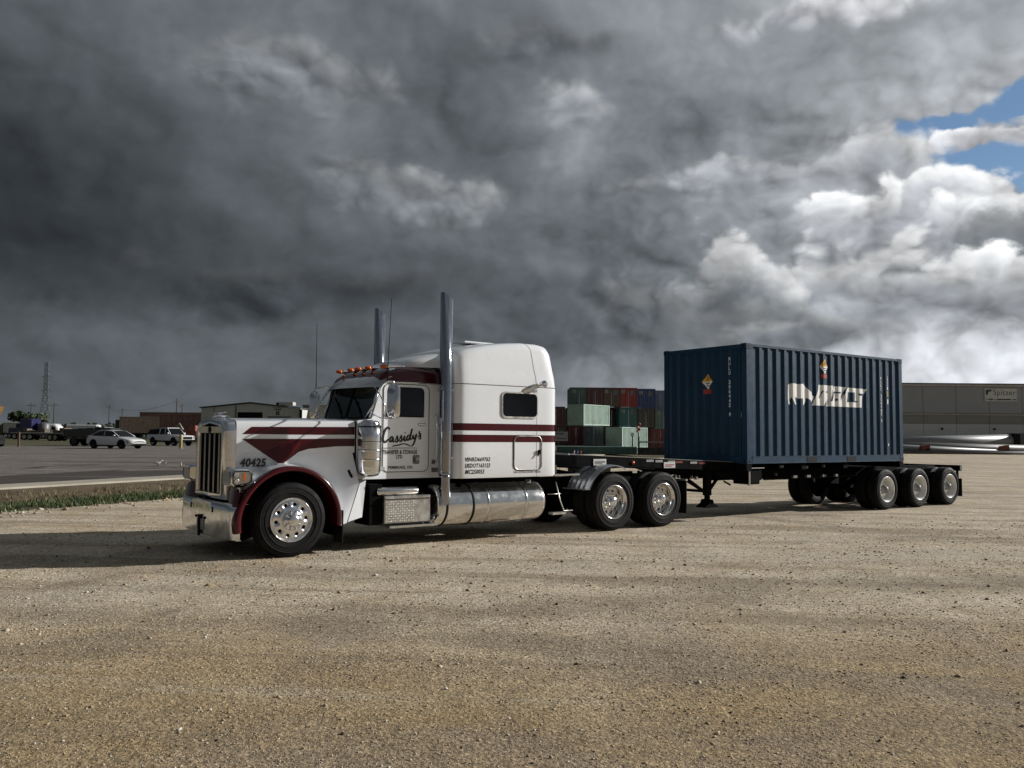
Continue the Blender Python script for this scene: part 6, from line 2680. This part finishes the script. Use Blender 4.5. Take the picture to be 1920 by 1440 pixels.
for px0, row, col, lab in (
        (1069.5, 2, 'green', 'dark green container on the top row at the left end'),
        (1099.5, 2, 'maroon', 'very dark maroon container on the top row beside the green one'),
        (1130.5, 2, 'brown', 'dark brown container on the top row left of the bright red one'),
        (1161.5, 2, 'red', 'bright red container on the top row'),
        (1195.5, 2, 'navy', 'navy blue container on the top row with white door markings'),
        (1026.0, 1, 'rust', 'rust brown container in the middle row, half hidden by the sleeper'),
                (1131.0, 1, 'maroon', 'dark maroon container in the middle row, mostly hidden behind the pale green one'),
        (1062.0, 1, 'dgreen', 'dark green container in the middle row, mostly hidden behind the pale green one'),
        (1130.0, 0, 'rust', 'rust brown container in the bottom row, mostly hidden between two others'),
        (1162.0, 1, 'teal', 'teal container in the middle row under the bright red one'),
        (1195.0, 1, 'dbrown', 'dark brown container in the middle row under the navy one'),
        (1228.0, 1, 'sage', 'grey green container in the middle row at the right end'),
        (1030.5, 0, 'brown', 'brown container in the bottom row behind the white board'),
        (1063.5, 0, 'dred', 'dark red container in the bottom row right of the white board'),
        (1096.5, 0, 'steel', 'blue grey container in the bottom row between the dark red and the pale green one'),
        (1222.0, 0, 'dred', 'dark red container in the bottom row at the right end, behind the barrier')):
    dd_ = {('steel', 0): 111.0, ('maroon', 1): 119., ('dgreen', 1): 119., ('rust', 0): 119.}.get((col, row), SDEP)
    stack_container(px0, row, col, lab, d=dd_)
# slate blue one stands further back so that its long side shows
stack_container(1229.5, 2, 'slate', 'slate blue container on the top row against the large blue container', 12.2, SDEP + .5)
# two pale green ones lie lengthwise, sunlit


def side_container(px0, px1, row, d, rz, label, ln):
    x0 = at(px0, d)
    c = thing('stacked_container', label, 'container', (x0, d, zg(x0, d) + row * 2.61), rz, 'containers stacked beyond the truck')
    m = mat('cont_pale', cols['pale'], .55, var=.10, vscale=.8, dirt=(.16, .12, .07), dirtamt=.45, dscale=.8)
    h = 2.59
    mb = MB()
    row_ = []
    n = int((ln - .3) / .28)
    for i in range(n + 1):
        b = .12 + .28 * i
        row_ += [(b, .03), (b + .08, .03), (b + .14, .08), (b + .22, .08)]
    mb.grid([[(a, b, .14) for a, b in row_], [(a, b, h - .1) for a, b in row_]], False)
    mb.grid([[(a, 2.438 - b, .14) for a, b in row_], [(a, 2.438 - b, h - .1) for a, b in row_]], False)
    mb.build('side_wall', m, c)
    mb = MB()
    for x_ in (0, ln - .14):
        for y_ in (0, 2.30):
            mb.box(x_, x_ + .14, y_, y_ + .138, 0, h)
        mb.box(x_, x_ + .12, .138, 2.3, 0, .15)
        mb.box(x_, x_ + .12, .138, 2.3, h - .12, h)
    for y_ in (0, 2.30):
        mb.box(.14, ln - .14, y_, y_ + .1, 0, .15)
        mb.box(.14, ln - .14, y_, y_ + .1, h - .1, h)
    mb.build('frame', m, c)
    mb = MB()
    mb.box(.05, .08, .1, 2.33, .15, h - .12)
    mb.box(ln - .08, ln - .05, .1, 2.33, .15, h - .12)
    mb.build('end_wall', m, c)
    mb = MB()
    mb.box(.1, ln - .1, .1, 2.33, h - .06, h - .03)
    mb.build('roof', m, c)


side_container(1095, 1153, 1, 104.5, R(52), 'pale green container in the middle row, sunlit long side showing', 6.06)
side_container(1167, 1222, 0, 105, R(50), 'pale green container in the bottom row, lit between the barrier posts', 6.06)
# low green flat in front
gf = thing('green_flat_rack', 'long low dark green flat rack lying in front of the container stack', 'flat rack', (at(1046, 81), 81, 0), 0)
mb = MB()
mb.box(0, 7.6, 0, 2.4, 0, .74, .03)
mb.build('bed', mat('cont_dgreen', cols['dgreen']), gf)
for i in range(14):
    mb = MB()
    mb.box(.15 + i * .55, .24 + i * .55, -.05, -.002, .05, .68)
    mb.build('rib', mat('cont_dgreen', cols['dgreen']), gf)
cbar = thing('concrete_barrier', 'dark stained concrete barrier to the right of the green flat rack, behind the trailer neck', 'barrier', (at(1197, 80), 80, 0), 0)
for i in range(4):
    mb = MB()
    mb.prism([(0, 0), (.55, 0), (.42, .22), (.34, .72), (.21, .72), (.13, .22)], i * 1.02, i * 1.02 + 1.0, 'YZ')
    mb.build('barrier_block', mat('stained_concrete', (.045, .042, .038), .9, var=.4), cbar)
# white notice board
nb_ = thing('notice_board', 'grey white notice board with dark lettering standing left of the container stack', 'sign', (at(1041, 88), 88, zg(5, 88)), 0)
mb = MB()
mb.box(-.5, 1.35, 0, .06, zz(833, 88, 1050), zz(815.5, 88, 1050))
mb.build('panel', mat('board_grey', (.34, .33, .33), .6), nb_)
mb = MB()
mb.cyl((-.3, .1, 0), (-.3, .1, 1.9), .05)
mb.cyl((1.2, .1, 0), (1.2, .1, 1.9), .05)
mb.build('post', SEAM, nb_)
mb = MB()
for i in range(9):
    mb.box(-.1 + i * .12, -.04 + i * .12, -.012, -.002, zz(820.6, 88, 1050), zz(818, 88, 1050))
mb.build('faint_letters', SEAM, nb_)
mb = MB()
mb.box(.2, 1.2, -.012, -.002, zz(829, 88, 1050), zz(828, 88, 1050))
mb.build('printed_rule', SEAM, nb_)

# barrier post with red and white lamp head, and a small white road sign
bp_ = thing('signal_post', 'post carrying a red and white lamp head in front of the pale green container', 'signal', P3(1197.5, 96), 0)
mb = MB()
mb.cyl((0, 0, 0), (0, 0, 3.2), .07, .06, 8)
mb.build('post', mat('weathered_brown', (.16, .10, .07), .7), bp_)
for i, (z, cl) in enumerate(((2.75, 'w'), (2.35, 'w'), (2.55, 'r'), (3.1, 'r'))):
    mb = MB()
    mb.lathe([(.02, -.1), (.17, -.08), (.19, 0), (.17, .08), (.02, .1)], c=(-.12 if cl == 'w' else .05, -.12, z), axis='Y', n=14)
    mb.build('lamp_head', mat('lamp_pink', (.60, .45, .40), .4) if cl == 'w' else mat('lamp_red', (.30, .05, .03), .4), bp_)
rs = thing('road_sign', 'small white road sign on a dark post in front of the pale green container', 'sign', P3(1186, 92), 0)
mb = MB()
mb.prism(rrect(-.16, .16, 1.75, 2.15, .05), -.02, .02)
mb.build('plate', mat('sign_white', (.72, .72, .70), .4), rs)
mb = MB()
mb.cyl((0, .04, 0), (0, .04, 1.9), .05, n=8)
mb.build('post', SEAM, rs)
bl = thing('barrier_rail', 'grey horizontal barrier rail in front of the dark red container', 'barrier', (at(1198, 94), 94, 0), 0)
mb = MB()
mb.box(0, 3.2, -.05, .05, 1.05, 1.20)
mb.build('rail', mat('rail_grey', (.22, .22, .21), .6), bl)
mb = MB()
mb.cyl((.05, 0, 0), (.05, 0, 1.7), .06, n=8)
mb.cyl((3.1, 0, 0), (3.1, 0, 1.7), .06, n=8)
mb.build('post', mat('rail_grey', (.22, .22, .21)), bl)

# --- long grey factory hall on the right with its name board
dS = 112.
FH = thing('factory_hall', 'long grey metal factory hall with a name board, behind the trailer on the right', 'building', (0, 0, 0), 0)


def zr(py, d=dS, px=1800):
    return CAM_H + (816.2 + CAM_R * (px - 960) - py) / 1591.2 * d


hx0, hx1 = at(1545, dS), at(2350, dS)
mb = MB()
mb.box(hx0, hx1, dS, dS + 40, -.3, zr(720))
mb.build('wall', mat('hall_dark', (.30, .32, .33), .6, var=.06, vscale=.2), FH)
bays = 13
bw = (hx1 - hx0) / bays
HGREY = mat('hall_panel', (.33, .35, .365), .6, var=.05, vscale=.25)
HOLIVE = mat('hall_olive', (.27, .275, .25), .6, var=.06, vscale=.25)
HPALE = mat('hall_pale', (.55, .58, .56), .6, var=.05, vscale=.25)
for i in range(bays):
    a, b = hx0 + i * bw + .03, hx0 + (i + 1) * bw - .03
    for nm, z0, z1, m in (('upper_panel', zr(774.5), zr(724.8), HGREY), ('middle_panel', zr(794), zr(779.3), HOLIVE), ('lower_panel', -.2, zr(795.2), HPALE)):
        mb = MB()
        mb.box(a, b, dS - .10, dS - .003, z0, z1)
        mb.build(nm, m, FH)
mb = MB()
mb.box(hx0 - .2, hx1, dS - .45, dS - .002, zr(724.4), zr(720.6), .03)
mb.build('eaves_trim', mat('hall_trim', (.52, .51, .49), .5), FH)
mb = MB()
mb.box(hx0 - .3, hx1, dS - .7, dS + 40.2, zr(720.4), zr(719.0))
mb.build('roof', mat('hall_roof', (.09, .10, .10), .5, .3), FH)
mb = MB()
mb.box(hx0, hx1, dS - .25, dS - .11, zr(778.8), zr(776.0))
mb.build('string_course', mat('hall_trim2', (.40, .39, .33), .5), FH)
for px in (1765, 1863, 1960):
    mb = MB()
    mb.box(at(px - 1.5, dS), at(px + 1.5, dS), dS - .3, dS - .11, zr(806), zr(802.5))
    mb.build('wall_vent', SEAM, FH)
sgn_ = thing('name_board', 'pale rectangular name board reading Spitzer on the grey hall', 'sign', (at(1845.5, dS), dS - .16, zr(752.3)), 0)
bwid, bhei = at(1906.5, dS) - at(1845.5, dS), zr(727.8) - zr(752.3)
mb = MB()
mb.box(0, bwid, -.06, .04, 0, bhei)
mb.build('panel', mat('board_pale', (.62, .64, .61), .6), sgn_)
mb = MB()
for a, b, c_, d_ in ((0, bwid, 0, .05), (0, bwid, bhei - .05, bhei), (0, .05, .05, bhei - .05), (bwid - .05, bwid, .05, bhei - .05)):
    mb.box(a, b, -.09, -.062, c_, d_)
mb.build('frame', mat('hall_trim', (.34, .33, .32)), sgn_)
INK = mat('sign_ink', (.055, .05, .055), .5)
lettering('Spitzer', INK, sgn_, bwid * .27, bhei * .36, -.064, w=bwid * .69, h=bhei * .54, bold=0.)
mb = MB()
for u0, u1 in ((.05, .08), (.12, .26), (.30, .33), (.37, .57), (.58, .80), (.85, .90), (.92, .97)):
    mb.box(bwid * u0, bwid * u1, -.066, -.062, bhei * .10, bhei * .20)
mb.build('faint_letters', INK, sgn_)
mb = MB()
mb.prism([(bwid * .04, bhei * .90), (bwid * .22, bhei * .90), (bwid * .215, bhei * .76), (bwid * .12, bhei * .72), (bwid * .10, bhei * .50), (bwid * .04, bhei * .50)], -.066, -.062)
mb.build('board_emblem', INK, sgn_)
# long tapered tubes and blades stored in front
TUBE = mat('blade_pale', (.24, .245, .25), .45, var=.06)
TUBE2 = mat('blade_grey', (.11, .115, .11), .5, var=.08)
RED = mat('stand_red', (.17, .045, .03), .6, var=.3)


def blade(pts, rads, m, label, d):
    pts3 = [Vector((at(px, d), d, z)) for px, z in pts]
    c = thing('stored_blade', label, 'turbine blade', tuple(pts3[0]), 0, 'long pale blades stored in front of the hall')
    rel = [p - pts3[0] for p in pts3]
    mb = MB()
    mb.tube(rel, rads, 20)
    mb.build('shell', m, c)
    mb = MB()
    e = rel[-1]
    dr_ = (rel[-1] - rel[-2]).normalized()
    mb.box(e.x - .75, e.x + .02, e.y - rads[-1] - .1, e.y + rads[-1], e.z - rads[-1] - .1, e.z + rads[-1] + .08, .03)
    mb.build('end_frame', SEAM, c)


blade([(1600, 1.15), (1740, 1.45), (1905, 1.62)], [.35, .62, .78], TUBE, 'upper pale tapered blade with a dark ring near its right end', 104)
blade([(1580, .78), (1750, .72), (1985, .60)], [.5, .58, .46], TUBE2, 'lower grey blade resting on the red stands', 101)
blade([(1560, .62), (1700, .55), (1880, .40)], [.62, .50, .14], TUBE, 'short pale blade end lying left of the first red stand', 99.5)
blade([(1914, 1.75), (1960, 1.70), (2100, 1.4)], [.8, .78, .6], TUBE, 'pale blade running out of the right edge of the frame', 105)
for i, (px, lab) in enumerate(((1733, 'red steel stand under the blades, the left one'), (1881, 'red steel stand under the blades, the right one'))):
    c = thing('blade_stand', lab, 'stand', (at(px, 98.5), 98.5, 0), 0, 'red stands under the blades')
    mb = MB()
    mb.prism([(-.62, 0), (-.45, .95), (.45, 1.1), (.55, 0), (.35, 0), (.25, .6), (-.25, .5), (-.35, 0)], -.3, .3)
    mb.build('cradle', RED, c)
    mb = MB()
    mb.box(-.7, .7, -.35, .35, .0, .08)
    mb.build('base', RED, c)
dk2 = thing('pipe_rack', 'low dark pipe rack on the ground in front of the blades', 'rack', (at(1800, 98), 98, 0), 0)
for i in range(5):
    MB().cyl((-9, -.6 + i * .3, .16 + .12 * (i % 2)), (14, -.6 + i * .3, .16 + .12 * (i % 2)), .13, n=10).build('pipe', mat('pipe_dark', (.10, .095, .085), .6, var=.3), dk2)


# ------------------------------------------------------------------ pieces that come apart become parts of their own
def islands(me):
    n = len(me.vertices)
    par = list(range(n))

    def find(a):
        while par[a] != a:
            par[a] = par[par[a]]
            a = par[a]
        return a
    for e in me.edges:
        a, b = find(e.vertices[0]), find(e.vertices[1])
        if a != b:
            par[a] = b
    g = {}
    for p in me.polygons:
        g.setdefault(find(p.vertices[0]), []).append(p.index)
    return list(g.values())


SPLIT = {'wheel_arch_trim', 'end_rail', 'pillar_trim', 'drip_rail', 'stack_bracket', 'fender_mount', 'deck_edge', 'tail_lamp', 'wiper', 'reflector', 'mirror_arm', 'leg', 'post', 'headlight',
         'main_rail', 'frame_rail', 'crossmember', 'neck_plate', 'neck_edge', 'mudflap', 'downpipe', 'side_wall', 'end_wall', 'leg_brace', 'suspension', 'axle', 'casting_hole', 'lock_rod'}
for o in list(D.objects):
    if o.type != 'MESH' or o.get('kind') or 'category' in o:
        continue
    base = o.name.split('.')[0]
    if base == 'lug_nuts':
        o['kind'] = 'stuff'
    if base not in SPLIT:
        continue
    isl = islands(o.data)
    if len(isl) < 2 or len(isl) > 14:
        continue
    src = o.data
    for k, polys in enumerate(isl):
        used = sorted({v for p in polys for v in src.polygons[p].vertices})
        rm_ = {v: i for i, v in enumerate(used)}
        me = D.meshes.new(base)
        me.from_pydata([tuple(src.vertices[v].co) for v in used], [], [tuple(rm_[v] for v in src.polygons[p].vertices) for p in polys])
        for m in src.materials:
            me.materials.append(m)
        me.polygons.foreach_set('use_smooth', [src.polygons[p].use_smooth for p in polys])
        me.polygons.foreach_set('material_index', [src.polygons[p].material_index for p in polys])
        me.update()
        if k == 0:
            o.data = me
        else:
            c = o.copy()
            c.data = me
            COL.objects.link(c)
